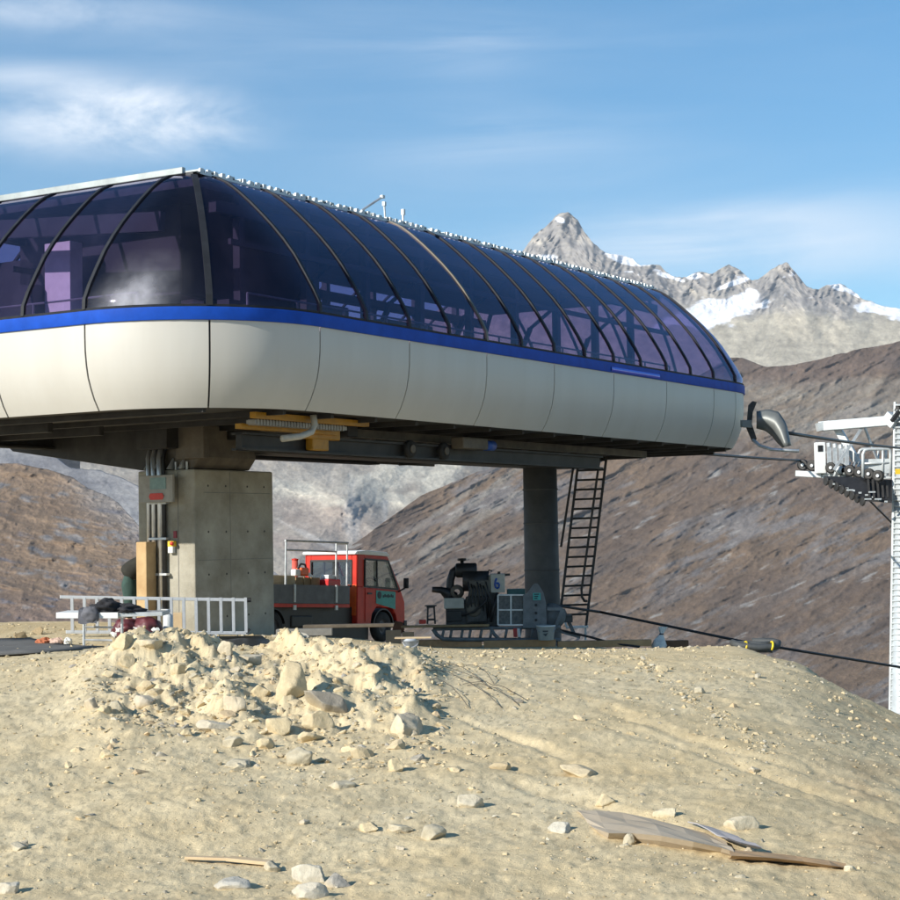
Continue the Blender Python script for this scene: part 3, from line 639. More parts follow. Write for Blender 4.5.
o = obj('trim_strip', mb, BLUE2, sta, True); o['label'] = 'shiny brighter blue strip on the blue band'
# roof: trapezoidal sheet, ends showing on the long sides, upstand on the short sides
i0 = 3.52; mb = MB(); pr = []
a = i0; k = 0
while a < L_-i0-.3:
    pr += [(a, 11.31), (a+.12, 11.31), (a+.15, 11.40), (a+.30, 11.40), (a+.33, 11.31)]; a += .42
rows = [[(x, y, z) for x, z in pr] for y in (i0-.12, W_/2, W_-i0+.12)]
rows2 = [[(x, y, z-.05) for x, z in pr] for y in (i0-.12, W_/2, W_-i0+.12)]
mb.grid(rows).grid(rows2)
for y in (i0-.12, W_-i0+.12):
    mb.grid([[(x, y, z) for x, z in pr], [(x, y, z-.05) for x, z in pr]])
obj('roof_sheet', mb, SHEET, sta)
mb = MB(); mb.lo(i0-.06, L_-i0+.06, i0-.02, W_-i0+.02, 11.20, 11.30); obj('roof_deck', mb, DARK, sta)
mb = MB(); mb.lo(i0-.15, L_-i0+.15, i0-.15, W_-i0+.15, 10.9, 11.10); obj('ceiling_lining', mb, ROOFIN, sta)
for x in (i0-.16, L_-i0+.02):
    mb = MB(); mb.lo(x, x+.14, i0+.25, W_-i0-.25, 11.26, 11.44); obj('roof_upstand', mb, SHEET, sta, bevel=.02)
pr = []; a = i0+.05; rt = random.Random(3)             # clip plates along the eaves: one castellated strip
while a < L_-i0-.3:
    h_ = 11.40 if rt.random() < .86 else 11.33
    pr += [(a, 11.30), (a+.02, h_), (a+.15, h_+rt.uniform(-.02, .02)), (a+.17, 11.30)]; a += .30
mb = MB(); lowr = [(x, i0-.17, 11.24) for x, z in pr]; upr = [(x, i0-.17, z) for x, z in pr]
mb.grid([lowr, upr, [(x, y+.06, z) for x, y, z in upr]])
obj('eaves_trim', mb, GALVW, sta)
# small masts and lamps on the roof
def roofmast(a, b, top, head):
    m_ = MB(); m_.tube([(a, b, 11.45), top], .035, 6); q = obj('mast', m_, GALV, sta)
    h = MB(); h.box(top, head); obj('mast_head', h, GALVW, q)
roofmast(11.6, i0+.3, (12.6, i0+.1, 12.05), (.14, .1, .09))
roofmast(13.2, i0+.4, (13.15, i0+.4, 11.95), (.1, .09, .13))
roofmast(14.2, i0+.4, (14.22, i0+.4, 11.85), (.1, .1, .18))
# underside
mb = MB(); mb.prism([(*plan(sg_, k_/8, .6)[0], 5.0) for sg_ in range(8) for k_ in range(8)], (0, 0, .1)); obj('underside_deck', mb, STEELD, sta)
mb = MB()
for a in np.arange(1.5, L_-1, 2.05):
    e_ = .75+max(0, R_-a-.1, a+.2-(L_-R_)); e_ = .75+(R_-sqrt(max(.1, R_**2-max(0, R_-a, a+.12-(L_-R_))**2)))
    mb.lo(a, a+.12, e_, W_-e_, 4.86, 5.0)
obj('deck_joists', mb, STEELD, sta)
for b, zf in ((2.35, 0), (W_-2.55, .5)):
    mb = MB(); mb.lo(3.9, L_-11, b, b+.2, 4.04+zf, 4.5+zf); mb.lo(3.9, L_-11, b-.14, b+.34, 4.04+zf, 4.1+zf); mb.lo(3.9, L_-11, b-.14, b+.34, 4.44+zf, 4.5+zf)
    obj('track_girder', mb, STEELD, sta)
    mb = MB(); mb.lo(5.5, L_-6, b+.5, b+.62, 4.62, 4.86); obj('side_beam', mb, STEELB, sta)
    for k in range(2 if zf == 0 else 0):
        a = 11.6+k*1.9; mb = MB(); mb.lathe((a, b-.3, 4.32), [(0, 0), (.1, 0), (.13, .03), (.24, .03), (.26, .07), (.26, .16), (.23, .2), (0, .2)], 18, ((1, 0, 0), (0, 0, 1), (0, 1, 0)))
        ty = obj('drive_tyre', mb, RUBBER, sta, True)
        mb = MB(); mb.lathe((a, b-.32, 4.32), [(0, 0), (.12, 0), (.13, .02), (0, .02)], 14, ((1, 0, 0), (0, 0, 1), (0, 1, 0))); obj('tyre_hub', mb, STEELB, ty)
mb = MB(); mb.lo(6, L_-4.8, W_/2-.55, W_/2+.55, 4.35, 5.0); obj('main_girder', mb, STEELD, sta)
for a in np.arange(8, 31, 3.1):
    mb = MB(); mb.lo(a, a+.3, 3.2, W_-3.2, 4.62, 4.86); obj('cross_girder', mb, STEELD, sta)
mb = MB(); mb.lo(3.1, 8.2, 1.3, 1.48, 4.78, 4.93); mb.lo(3.3, 7.6, 1.9, 2.1, 4.55, 4.68); obj('yellow_beam', mb, YEL, sta)
mb = MB(); mb.lo(3.4, 7.5, 1.56, 1.82, 4.66, 4.76)
for k in range(30): mb.lo(3.5+k*.13, 3.57+k*.13, 1.54, 1.84, 4.64, 4.78)
obj('roller_chain', mb, mat('chain_steel', (.3, .3, .29), .5, metal=.3), sta)
mb = MB(); mb.lo(6.0, 7.9, 2.05, 2.3, 4.42, 4.72); mb.lo(6.6, 7.35, 2.05, 2.3, 4.12, 4.45); o = obj('yellow_bracket', mb, YEL, sta, bevel=.03)
mb = MB(); mb.tube([(5.3, 1.1, 4.95), (5.35, 1.1, 4.7), (5.2, 1.1, 4.5), (4.8, 1.15, 4.38), (4.2, 1.3, 4.3)], .09, 8); obj('bent_bracket', mb, CREAM, sta, True)
mb = MB(); mb.lathe((15.5, 1.9, 4.55), [(0, 0), (.16, 0), (.16, .5), (0, .5)], 14, ((0, 1, 0), (0, 0, 1), (1, 0, 0)))
obj('motor', mb, LOGOB, sta, True); mb = MB(); mb.lo(13.9, 15.4, 1.7, 2.15, 4.4, 4.75); obj('gearbox', mb, STEELB, sta, bevel=.04)
# pillar head: gusseted steel box and the two cantilever arms
A0, HB = 6.6, W_/2
mb = MB(); s0 = A0+.15
mb.prism([(s0, HB-.85, 3.78), (s0, HB+.75, 3.78), (s0, HB+.75, 4.55), (s0, HB-.1, 4.72), (s0, HB-.1, 5.0), (s0, HB-1.1, 5.0), (s0, HB-1.1, 4.1)], (2.6, 0, 0)); obj('pillar_head', mb, STEELB, sta, bevel=.03)
mb = MB(); mb.lo(A0-.1, A0+.14, HB-1.45, HB-.45, 4.05, 5.02); obj('head_plate', mb, STEELB, sta, bevel=.02)
mb = MB()
for db in (-.7, -.3, .2, .55):
    mb.tube([(s0-.06, HB+db, 3.7), (s0-.06, HB+db, 3.98)], .035, 6); mb.prism([(s0-.02, HB+db+.1, 3.78), (s0-.02, HB+db+.1, 4.1), (s0-.3, HB+db+.1, 3.78)], (0, .05, 0))
obj('head_bolts', mb, GALV, sta)
for sg in (1, -1):
    mb = MB(); y = lambda d: HB+sg*d
    mb.prism([(A0+.3, y(.76), 3.74), (A0+.3, y(6.2), 4.55), (A0+.3, y(6.4), 4.7), (A0+.3, y(6.4), 5.0), (A0+.3, y(.76), 5.0)] if sg > 0 else
             [(A0+2.4, y(1.3), 4.2), (A0+2.4, y(4.6), 4.6), (A0+2.4, y(4.6), 5.0), (A0+2.4, y(1.3), 5.0)], (.5, 0, 0))
    obj('cantilever_arm', mb, STEELD, sta, bevel=.02)
for a in (2.6, 4.6):
    mb = MB(); mb.lo(a, a+.18, 7.8, W_-1, 4.7, 5.02); obj('cross_girder', mb, STEELD, sta)
# machinery seen through the glazing
mb = MB(); mb.prism([(*plan(sg_, k_/8, .4)[0], 6.9) for sg_ in range(8) for k_ in range(8)], (0, 0, .12)); obj('machine_floor', mb, INTD, sta)
for b in (3.3, W_-3.3):
    mb = MB(); mb.lo(4.4, L_-4.4, b-.2, b+.2, 7.75, 8.05)
    for k in range(18): mb.lathe((5+k*1.48, b-.22, 7.62), [(0, 0), (.3, 0), (.34, .05), (.34, .18), (0, .22)], 14, ((1, 0, 0), (0, 0, 1), (0, -1, 0)))
    obj('tyre_conveyor', mb, INTD, sta)
    mb = MB()
    for a in np.arange(5, L_-4.5, 3.0): mb.lo(a, a+.22, b-.1, b+.12, 7.02, 11.0)
    obj('roof_post', mb, INTD, sta)
    mb = MB(); mb.lo(4, L_-4, b-.12, b+.12, 10.3, 10.62); mb.lo(4, L_-4, b-.6, b-.5, 9.4, 9.55); obj('crane_rail', mb, INTD, sta)
mb = MB(); mb.lo(5, 25, HB-1.0, HB+1.0, 7.02, 8.2); mb.lo(8, 14, HB-1.3, HB+1.3, 7.02, 9.0); mb.lo(17, 20, HB-.7, HB+1.2, 8.2, 9.0)
obj('machine_housing', mb, INTD, sta, bevel=.05)
mb = MB(); mb.lo(5, 11.5, 5.2, 11.0, 8.4, 10.95); obj('added_dark_block', mb, INTD, sta, bevel=.05)  # dark block added to stop light coming through the corner panes
mb = MB(); mb.lathe((7.4, HB, 7.5), [(0, 0), (2.9, 0), (3.05, .05), (2.95, .13), (3.05, .22), (2.9, .28), (0, .28)], 48); obj('bullwheel', mb, INTG, sta, True)
mb = MB()
for a in np.arange(4.4, 31, 2.2): mb.tube([(a, 2.5, 7.02), (a, 2.5, 8.15)], .035, 6)
for z in (7.6, 8.15): mb.tube([(4.4, 2.5, z), (30.8, 2.5, z)], .03, 6)
for b in np.arange(4.4, 12, 1.8): mb.tube([(2.3, b, 7.02), (2.3, b, 8.1)], .035, 6)
for z in (7.55, 8.1): mb.tube([(2.3, 4.4, z), (2.3, 11.6, z)], .03, 6)
obj('walkway_railing', mb, INTG, sta)
mb = MB()
for k in range(5):
    a = 9+k*4.6; mb.bar((a, 5.0, 7.3), (a+1.5, 5.0, 9.2), .14); mb.bar((a+1.5, 5.0, 9.2), (a+1.5, 3.4, 10.3), .1)
mb.bar((2.6, 3.8, 9.9), (2.6, 9.8, 10.3), .2, .5); obj('slanted_strut', mb, INTD, sta)
for a, b, w_, h in ((4.0, 8.75, .95, 10.05), (5.9, 5.75, .42, 10.0)):
    mb = MB(); mb.lo(a, a+.5, b-w_/2, b+w_/2, 7.02, h); obj('cabinet', mb, CABM, sta, bevel=.02)
mb = MB(); mb.lo(3.6, 4.6, 9.3, 11.8, 7.02, 8.9); mb.lo(5, 9, 10.6, 12, 7.02, 9.9); obj('control_desk', mb, INTD, sta)
mb = MB()
for k, a in enumerate((6.2, 10.4, 15.2, 20.6, 25.5)): mb.box((a, 2.9, 7.6), (1.2, .25, .3)); mb.tube([(a+1.4, 2.6, 7.3), (a+2.0, 2.7, 7.9), (a+2.6, 3, 7.9)], .07, 6)
obj('conveyor_guards', mb, INTG, sta)
# end rail with entry funnel
mb = MB(); G0 = L_+.0
mb.tube([(L_-1.6, 2.9, 5.65), (L_+1.1, 2.4, 5.55)], .11, 8); fun = obj('funnel_arm', mb, STEELD, sta, True)

# ------------------------------------------------------------------ the rope funnel on the station end (part of the station)
inv = Matrix.Translation(Vector(C0)) @ Matrix.Rotation(atan2(UA[1], UA[0]), 4, 'Z'); inv.invert()
def stl(px, py, Y): return np.array(inv @ Vector(at(px, py, Y)))
YF = 67.5
FUN = mat('funnel_grey', (.16, .17, .165), .45, metal=.3, var=.12, scale=3)
def fpoly(pts, dy, m, name, parent, th=.12, yfun=None):
    mb = MB(); P = [stl(x, y, (yfun(x, y) if yfun else YF)+dy) for x, y in pts]; e = (np.array(inv @ Vector(at(450, 450, 10+th)))-np.array(inv @ Vector(at(450, 450, 10.))))
    mb.prism(P, e); return obj(name, mb, m, parent, bevel=.015)
fpoly([(742, 420), (752, 420), (752, 428), (742, 427)], -.1, FUN, 'funnel_mount', sta, .4)
fpoly([(749, 405), (753, 401), (757, 402), (753, 412), (752, 424), (757, 439), (753, 442), (747, 428)], .05, STEELD, 'funnel_flange', sta, .2)
rows = []
for u_ in np.linspace(0, 1, 15):
    top = (np.interp(u_, [0, .25, .5, .75, 1], [757, 768, 778, 785, 789.5]), np.interp(u_, [0, .25, .5, .75, 1], [413, 410.5, 413, 424, 446]))
    bot = (np.interp(u_, [0, .25, .5, .75, 1], [757, 766, 773, 778, 784]), np.interp(u_, [0, .25, .5, .75, 1], [427, 429.5, 435, 441.5, 447]))
    rows.append([stl(top[0]+(bot[0]-top[0])*v_, top[1]+(bot[1]-top[1])*v_, YF-.4*sin(pi*min(v_*.9+.1, 1))*(1-.35*u_)-u_*.8) for v_ in np.linspace(0, 1, 9)])
mb = MB().grid(rows); o = obj('rope_funnel', mb, FUN, sta, True); sd = o.modifiers.new('thick', 'SOLIDIFY'); sd.thickness = .07
mb = MB(); mb.tube([stl(753, 440, YF-.2), stl(760, 446, YF-.6), stl(772, 449.5, YF-1.2), stl(799, 451, YF-1.5)], .06, 6); obj('funnel_lip', mb, GALV, sta, True)

# ------------------------------------------------------------------ pillar, column, ladder up to the station
pb = st(A0+1.8, HB, -1.1)
pil = thing('concrete_pillar', 'rectangular concrete pillar with stained faces under the near end of the station', 'pillar', pb, atan2(UA[1], UA[0]))
mb = MB(); mb.lo(-1.8, 1.85, -1.03, 1.03, -.3, 4.86); obj('shaft', mb, CONC, pil, bevel=.05)
mb = MB(); mb.lo(-1.806, -1.80, -.45, -.42, 0, 4.8); mb.lo(-1.4, 1.7, -1.036, -1.03, 4.2, 4.22); mb.lo(-.22, -.2, -1.036, -1.03, .1, 4.8); mb.lo(-1.7, 1.75, -1.036, -1.03, 2.3, 2.315); obj('formwork_seam', mb, mat('concrete_seam', (.2, .19, .17), .9), pil)
mb = MB()
for a in (-1.2, -.4, .6, 1.4):
    for z in (.7, 1.9, 3.1, 4.4): mb.lathe((a, -1.031, z), [(.035, 0), (.03, -.006), (0, -.004)], 8, ((1, 0, 0), (0, 0, 1), (0, 1, 0)))
obj('tie_holes', mb, mat('hole_dark', (.06, .055, .05), .9), pil)
for (y, r) in ((.36, .07), (.12, .09), (-.02, .05), (.55, .06)):
    mb = MB(); mb.tube([(-1.9, y, .2), (-1.9, y, 4.6), (-1.85, y+.06, 5.2), (-1.5, y+.15, 5.9)], r, 10)
    obj('conduit', mb, mat('conduit_metal', (.6, .61, .62), .3, metal=.85, var=.1) if r > .055 else BLACK, pil, True)
mb = MB()
for z in (.9, 1.9, 2.9, 3.9): mb.lo(-1.99, -1.82, -.15, .5, z, z+.06)
obj('conduit_clamp', mb, GALV, pil)
def on_end(px, py, off=0.):           # a point on the pillar's lit end face, in pillar axes
    a, b = A0-off, None
    best = None
    d = FW+RT*(px-450)/FPX-UP*(py-450)/FPX; t = ((C0+UA*a-EYE)@UA)/(d@UA); P = EYE+d*t
    return (a-(A0+1.8), (P-C0)@VA-HB, P[2]+1.1)
def face_plate(name, x0, y0, x1, y1, off, th, m, parent=None, bevel=0.):
    p = on_end(x0, y0, off); q = on_end(x1, y1, off); mb = MB()
    mb.lo(p[0]-th, p[0], min(p[1], q[1]), max(p[1], q[1]), min(p[2], q[2]), max(p[2], q[2])); return obj(name, mb, m, parent, bevel=bevel)
def at_pillar(name, label, cat):
    return thing(name, label, cat, pb, atan2(UA[1], UA[0]))
sg = at_pillar('control_sign', 'square grey board with teal label and red lozenge mounted high on the concrete pillar', 'sign')
face_plate('board', 141, 476, 175, 502, .32, .1, SIGNW, sg, .015)
face_plate('label_sticker', 150, 478, 166, 489, .425, .012, mat('faded_teal', (.2, .3, .28), .5), sg)
p = on_end(156.5, 496.5, .43); mb = MB(); w_ = .27
mb.prism([(p[0], p[1]+w_, p[2]), (p[0], p[1]+w_*.8, p[2]+.09), (p[0], p[1]-w_*.8, p[2]+.09), (p[0], p[1]-w_, p[2]), (p[0], p[1]-w_*.8, p[2]-.09), (p[0], p[1]+w_*.8, p[2]-.09)], (-.015, 0, 0)); obj('red_lozenge', mb, REDP, sg)
face_plate('mounting_bar', 150, 490, 168, 493, .12, .2, GALV, sg)
sw = at_pillar('emergency_switch', 'small yellow and red emergency switch on the concrete pillar right of the conduits', 'switch')
face_plate('switch_box', 170.5, 545, 175.5, 553, .02, .12, WPLAS, sw, .01); face_plate('yellow_plate', 170.5, 541, 176.5, 546.5, .02, .13, YELP, sw, .01)
p = on_end(172.5, 543.5, .15); mb = MB(); mb.lathe((p[0], p[1], p[2]), [(0, 0), (.05, 0), (.06, .03), (.05, .07), (0, .08)], 12, ((0, 1, 0), (0, 0, 1), (-1, 0, 0))); obj('push_button', mb, REDP, sw, True)
tagp = at_pillar('red_tag', 'little dark red plate on the concrete pillar above the yellow switch', 'plate'); face_plate('plate', 174, 531, 177, 538, .01, .03, mat('dark_red', (.25, .02, .03), .5), tagp)
bp = thing('timber_block', 'thick tan timber standing upright against the left edge of the pillar', 'timber', st(A0-.35, HB+.44, -.75), atan2(UA[1], UA[0]), ry=.0)
mb = MB(); mb.lo(-.22, .22, -.19, .19, 0, 2.5); obj('timber', mb, mat('sawn_timber', (.52, .38, .2), .8, col2=(.36, .22, .1), scale=1.6, bump=.006), bp, bevel=.03)

cyb = st(28.8, HB, -2.9)
cyl = thing('round_column', 'dark grey round steel column under the far half of the station', 'column', cyb)
mb = MB(); mb.lathe((0, 0, 0), [(.95, -.3), (.95, .18), (.80, .2), (.70, .55), (.67, 3), (.65, 7.9), (0, 7.9)], 40); obj('column_shaft', mb, CYLM, cyl, True)
mb = MB()
for z in (1.5, 3.3, 5.1, 6.4): mb.lathe((0, 0, z), [(.66, 0), (.69, .01), (.69, .05), (.66, .06)], 40)
obj('weld_ring', mb, CYLM, cyl, True)
mb = MB(); mb.lathe((0, 0, 0), [(1.3, -.3), (1.3, .12), (.9, .14)], 30); obj('base_flange', mb, WINCH, cyl)

YL = 69.3
lad = thing('access_ladder', 'tall dark steel ladder with handrails leaning from the ground to the station underside', 'ladder', at(575, 627, YL))
b0 = at(575, 627, YL)
def L(px, py, dy=0.): return at(px, py, YL+dy)-b0
for p, q in (((579, 456), (560.5, 612)), ((606.5, 456), (586, 626))):
    mb = MB(); mb.bar(L(*p), L(*q), .09, .14); obj('rail', mb, STEELD, lad)
mb = MB()
for k in range(17):
    t = k/16; y0 = 461+t*154; y1 = y0-1
    mb.tube([L(579-18.5*(y0-456)/156, y0), L(606.5-20.5*(y1-456)/170, y1)], .045, 6)
obj('rungs', mb, STEELD, lad)
mb = MB(); mb.tube([L(575, 456, .5), L(561, 547, .5)], .05, 6); obj('handrail', mb, STEELD, lad)
mb = MB(); mb.tube([L(600, 456, -.4), L(581.5, 590, -.4), L(582, 597, -.4), L(584.5, 601, -.2), L(586.5, 601, 0)], .05, 6); obj('handrail', mb, STEELD, lad)
mb = MB(); mb.bar(L(566, 627.5), L(588, 626.5), .35, .08); mb.bar(L(567, 628), L(562, 612), .08); mb.bar(L(585.5, 628, .0), L(585.5, 640), .08); obj('foot_plate', mb, GALV, lad)

# ------------------------------------------------------------------ aluminium ladder on its side, work table, cloth, bags
YA = 47.
al = thing('aluminium_ladder', 'long bare aluminium ladder standing on its edge in front of the pillar', 'ladder', at(155, 632, YA)); b1 = at(155, 632, YA)
A_ = lambda px, py, dy=0: at(px, py, YA+dy)-b1
for (p, q) in (((60, 597), (248, 600)), ((66, 632), (248, 633))):
    mb = MB(); mb.bar(A_(*p), A_(*q), .06, .085); obj('rail', mb, ALU, al, bevel=.01)
mb = MB(); mb.lathe(A_(248, 600), [(0, -.02), (.06, -.02), (.06, .08), (0, .08)], 10, ((0, 1, 0), (0, 0, 1), (1, 0, 0))); mb.bar(A_(246, 633), A_(250, 629), .07); obj('end_cap', mb, BLACK, al)
mb = MB()
for k in range(15): x = 72+k*12.4; mb.bar(A_(x, 597.5), A_(x+.6, 632.5), .075)
obj('rungs', mb, ALU, al)
YT = 43.
tb = thing('work_table', 'white board on thin trestle legs in front of the lying ladder', 'table', at(85, 651, YT)); b2 = at(85, 651, YT)
T_ = lambda px, py, dy=0: at(px, py, YT+dy)-b2
mb = MB(); p, q = T_(56, 615.5), T_(118, 615.5); mb.prism([p+(0, 0, -.07), q+(0, 0, -.07), q+(0, 0, .07), p+(0, 0, .07)], (0, 1.3, 0)); obj('tabletop', mb, ROOFW, tb, bevel=.01)
mb = MB(); p, q = T_(118.3, 615), T_(162, 614); mb.prism([p+(0, .05, -.05), q+(0, .05, -.05), q+(0, .05, .05), p+(0, .05, .05)], (0, 1.1, 0)); obj('extension_board', mb, GALV, tb, bevel=.01)
for x, dy in ((84, .2), (84, 1.2), (122, .2), (122, 1.2)):
    mb = MB(); mb.tube([T_(x, 618, dy), T_(x, 652, dy)], .035, 6); obj('leg', mb, GALV, tb)
mb = MB()
for y in (627, 640): mb.tube([T_(84, y, .2), T_(113, y+.5, .2)], .028, 6)
mb.tube([T_(84, 651, .2), T_(84, 651, 1.2)], .03, 6); obj('stretcher', mb, GALV, tb)
def lump(mbv, c, rx, ry, rz, seed, n=20, k=.2, flat=True):
    c = np.array(c); rows = []
    for i in range(n+1):
        ph = pi*i/n; r_ = []
        for j in range(2*n):
            th = pi*j/n; d = np.array([sin(ph)*cos(th), sin(ph)*sin(th), cos(ph)])
            s_ = 1+k*float(fbm(np.array([d[0]*1.8+seed]), np.array([d[1]*1.8+d[2]*2.3]), 4, seed)[0])
            p = d*s_*np.array([rx, ry, rz])
            if flat: p[2] = max(p[2], -rz*.45)
            r_.append(c+p)
        rows.append(r_)
    mbv.grid(rows, True); return mbv
jk = thing('draped_jacket', 'crumpled charcoal jacket lying over the white table board', 'jacket', T_(108, 612)+b2); b3 = T_(108, 612)+b2
mb = MB(); lump(mb, (-.15, .45, .06), .42, .5, .22, 3, k=.5); lump(mb, (.35, .4, .02), .42, .4, .14, 8, k=.5); obj('jacket_body', mb, CLOTHD, jk, True)
mb = MB(); p = T_(88, 614)+b2-b3
mb.grid([[p+np.array([x, y, z+.02*sin(x*17)]) for x in np.linspace(-.22, .22, 7)] for y, z in ((.5, .14), (.2, .12), (0, .1), (-.06, -.05), (-.07, -.22))]); lump(mb, p+np.array([.05, .0, -.02]), .22, .12, .2, 4, k=.3, flat=False); obj('sleeve', mb, CLOTHG, jk, True)
for px, py, lab, w_ in ((127, 630, 'left maroon plastic bag with white print beneath the table', .5), (147, 628, 'right maroon plastic bag with white print beneath the ladder', .58)):
    p = at(px, 640, 45.5); bg = thing('plastic_bag', lab, 'bag', p)
    mb = MB(); lump(mb, (0, 0, .22), w_*.72, .4, .33, int(px), k=.3); obj('bag_body', mb, MAROON, bg, True)
    for k in range(4):
        mb = MB(); th = -.9+.55*k; rr_ = random.Random(k+int(px)); cc = np.array((w_*.66*sin(th), -.385*cos(th*.8), .2+.1*((k % 2)-.4)))
        mb.grid([[cc+np.array([(i_-2)*.045*rr_.uniform(.6, 1.3), -.015*cos(i_-2)-.01*(j_ == 1), (j_-1)*.06*rr_.uniform(.5, 1.4)]) for i_ in range(5)] for j_ in range(3)]); obj('white_print', mb, WPLAS, bg)
wb = thing('white_canister', 'narrow white canister standing right of the maroon bags', 'canister', at(168, 632, 46)); mb = MB(); mb.lathe((0, 0, 0), [(0, 0), (.12, 0), (.125, .05), (.12, .42), (.05, .47), (.05, .52), (0, .52)], 16); obj('canister_body', mb, WPLAS, wb, True)
mb = MB(); mb.lathe((0, 0, .5), [(0, 0), (.06, 0), (.06, .07), (0, .07)], 10); obj('cap', mb, BPLAS, wb)
mb = MB(); p = at(178, 632, 49.0); mb.box(p+np.array([0, 0, .26]), (.28, .25, .52)); single('wooden_block', mb, WOODP, 'small pale wooden block at the foot of the pillar', 'block', p, bevel=.015)
# black foil and shade as one sheet, with scrap on it, at the foot of the pillar
def gsheet(px_pts, lift, name, m, label, cat, th=.03, n=1, wav=.03, seed=1):
    P = [ground_px(*q) if len(q) == 2 else np.array([*at(q[0], q[1], q[2])[:2], gz(*at(q[0], q[1], q[2])[:2])]) for q in px_pts]
    mb = MB(); c = np.mean(P, 0)+np.array([0, 0, lift]); rr = random.Random(seed)
    rings = [[c]*len(P)]
    for s_ in (.35, .7, 1.): rings.append([c+(p-c)*s_*np.array([1, 1, 0])+np.array([0, 0, (float(gz(*(c+(p-c)*s_)[:2]))-c[2])+lift+rr.uniform(-wav, wav)]) for p in P])
    mb.grid(rings[1:], True); k = len(mb.v); mb.v.append(tuple(c)); mb.f += [(k, i, (i+1) % len(P)) for i in range(len(P))]
    o = single(name, mb, m, label, cat, c, smooth=True)
    sd = o.modifiers.new('thick', 'SOLIDIFY'); sd.thickness = th; return o
gsheet([(-40, 640, 46.0), (0, 640, 46.5), (30, 640, 46.3), (62, 646, 43.5), (90, 647, 42.5), (104, 648, 42), (80, 654, 39.8), (30, 660, 38.6), (0, 660, 38.6), (-50, 660, 38.5)], .03, 'ground_shade', SHADEG, 'dark grey patch painted as shade in a hollow left of the heap', 'painted shade', .02, wav=.015)  # shade in the hollow, laid down as a dark surface
gsheet([(165, 640, 46), (200, 640, 47), (262, 640, 49), (272, 640, 46), (268, 640, 42), (225, 640, 40), (190, 640, 40), (172, 640, 42)], .05, 'foil_and_shade', mat('foil_and_shade', (.012, .012, .013), .4, var=.3, bump=.02, bscale=5), 'black foil with shade painted into it on the ground at the foot of the pillar', 'foil', .02, wav=.05)  # one black sheet for both the foil and the shade there
p = at(210, 640, 44.5); p[2] = gz(p[0], p[1])+.06; mb = MB()
for k in range(9): mb.bar(p+np.array([random.uniform(-.25, .25), random.uniform(-.15, .15), random.uniform(0, .12)]), p+np.array([random.uniform(-.25, .25), random.uniform(-.15, .15), random.uniform(.05, .22)]), .03, .05)
single('scrap_bundle', mb, WPLAS, 'white scrap strips tangled on the black foil', 'scrap', p)
# brick-red rubbish by the painted shade patch
for x, y, lab, m_ in ((43, 645, 'brick-red broken tile at the edge of the dark shade patch', mat('brick', (.45, .14, .06), .8)), (56, 647, 'pale pink lump of rubbish beside the brick-red tile', mat('pink_scrap', (.55, .38, .3), .8)), (68, 648, 'small bright white scrap at the end of the dark shade patch', WPLAS)):
    p = at(x, y, 44); p[2] = gz(p[0], p[1]); mb = MB(); lump(mb, p+np.array([0, 0, .06]), .17 if x < 60 else .1, .12, .11, int(x), 8, .6); single('rubbish', mb, m_, lab, 'rubbish', p)
for x, y in ((20, 634), (38, 630)):
    rock(x, y, 14, 10, 'clod of earth on the berm behind the dark shade patch, %s' % ('nearer the picture edge' if x < 30 else 'nearer the brick-red tile'), (.36, .28, .17))

# ------------------------------------------------------------------ person bending behind the pillar's edge
def skinned(name, joints, edges, m, parent, sub=2):
    me = bpy.data.meshes.new(name); me.from_pydata([j[:3] for j in joints], edges, [])
    o = bpy.data.objects.new(name, me); COL.objects.link(o); o.parent = parent; me.materials.append(m)
    sk = o.modifiers.new('skin', 'SKIN'); sk.use_smooth_shade = True
    for v, j in zip(me.skin_vertices[0].data, joints): v.radius = (j[3], j[4] if len(j) > 4 else j[3])
    me.skin_vertices[0].data[0].use_root = True
    su = o.modifiers.new('sub', 'SUBSURF'); su.levels = sub; su.render_levels = sub
    return o
pp = at(130, 620, 53.2); pp[2] = gz(pp[0], pp[1])
per = thing('person', 'worker in olive jacket and green trousers bending forward behind the left edge of the pillar', 'person', pp, 0.15)
k = 1/.7
def J(*v): return tuple(x*k for x in v)
hips = J(-.02, 0, .98, .15, .12)
bj = [hips, J(.12, 0, 1.16, .14, .11), J(.28, .0, 1.32, .16, .12), J(.40, 0, 1.40, .07), J(.47, 0, 1.45, .095, .085), J(.54, -.0, 1.44, .075),
      J(.0, .1, .92, .1), J(.05, .11, .5, .07), J(-.02, .12, .1, .05), J(.14, .13, .05, .045), J(.0, -.1, .92, .1), J(.0, -.11, .5, .07), J(-.05, -.12, .1, .05), J(.1, -.13, .05, .045),
      J(.3, .2, 1.3, .06), J(.42, .24, 1.04, .045), J(.6, .2, .92, .035), J(.66, .19, .9, .04, .025), J(.3, -.2, 1.3, .06), J(.4, -.24, 1.02, .045), J(.58, -.2, .92, .035), J(.64, -.19, .9, .04, .025)]
be = [(0, 1), (1, 2), (2, 3), (3, 4), (4, 5), (0, 6), (6, 7), (7, 8), (8, 9), (0, 10), (10, 11), (11, 12), (12, 13), (2, 14), (14, 15), (15, 16), (16, 17), (2, 18), (18, 19), (19, 20), (20, 21)]
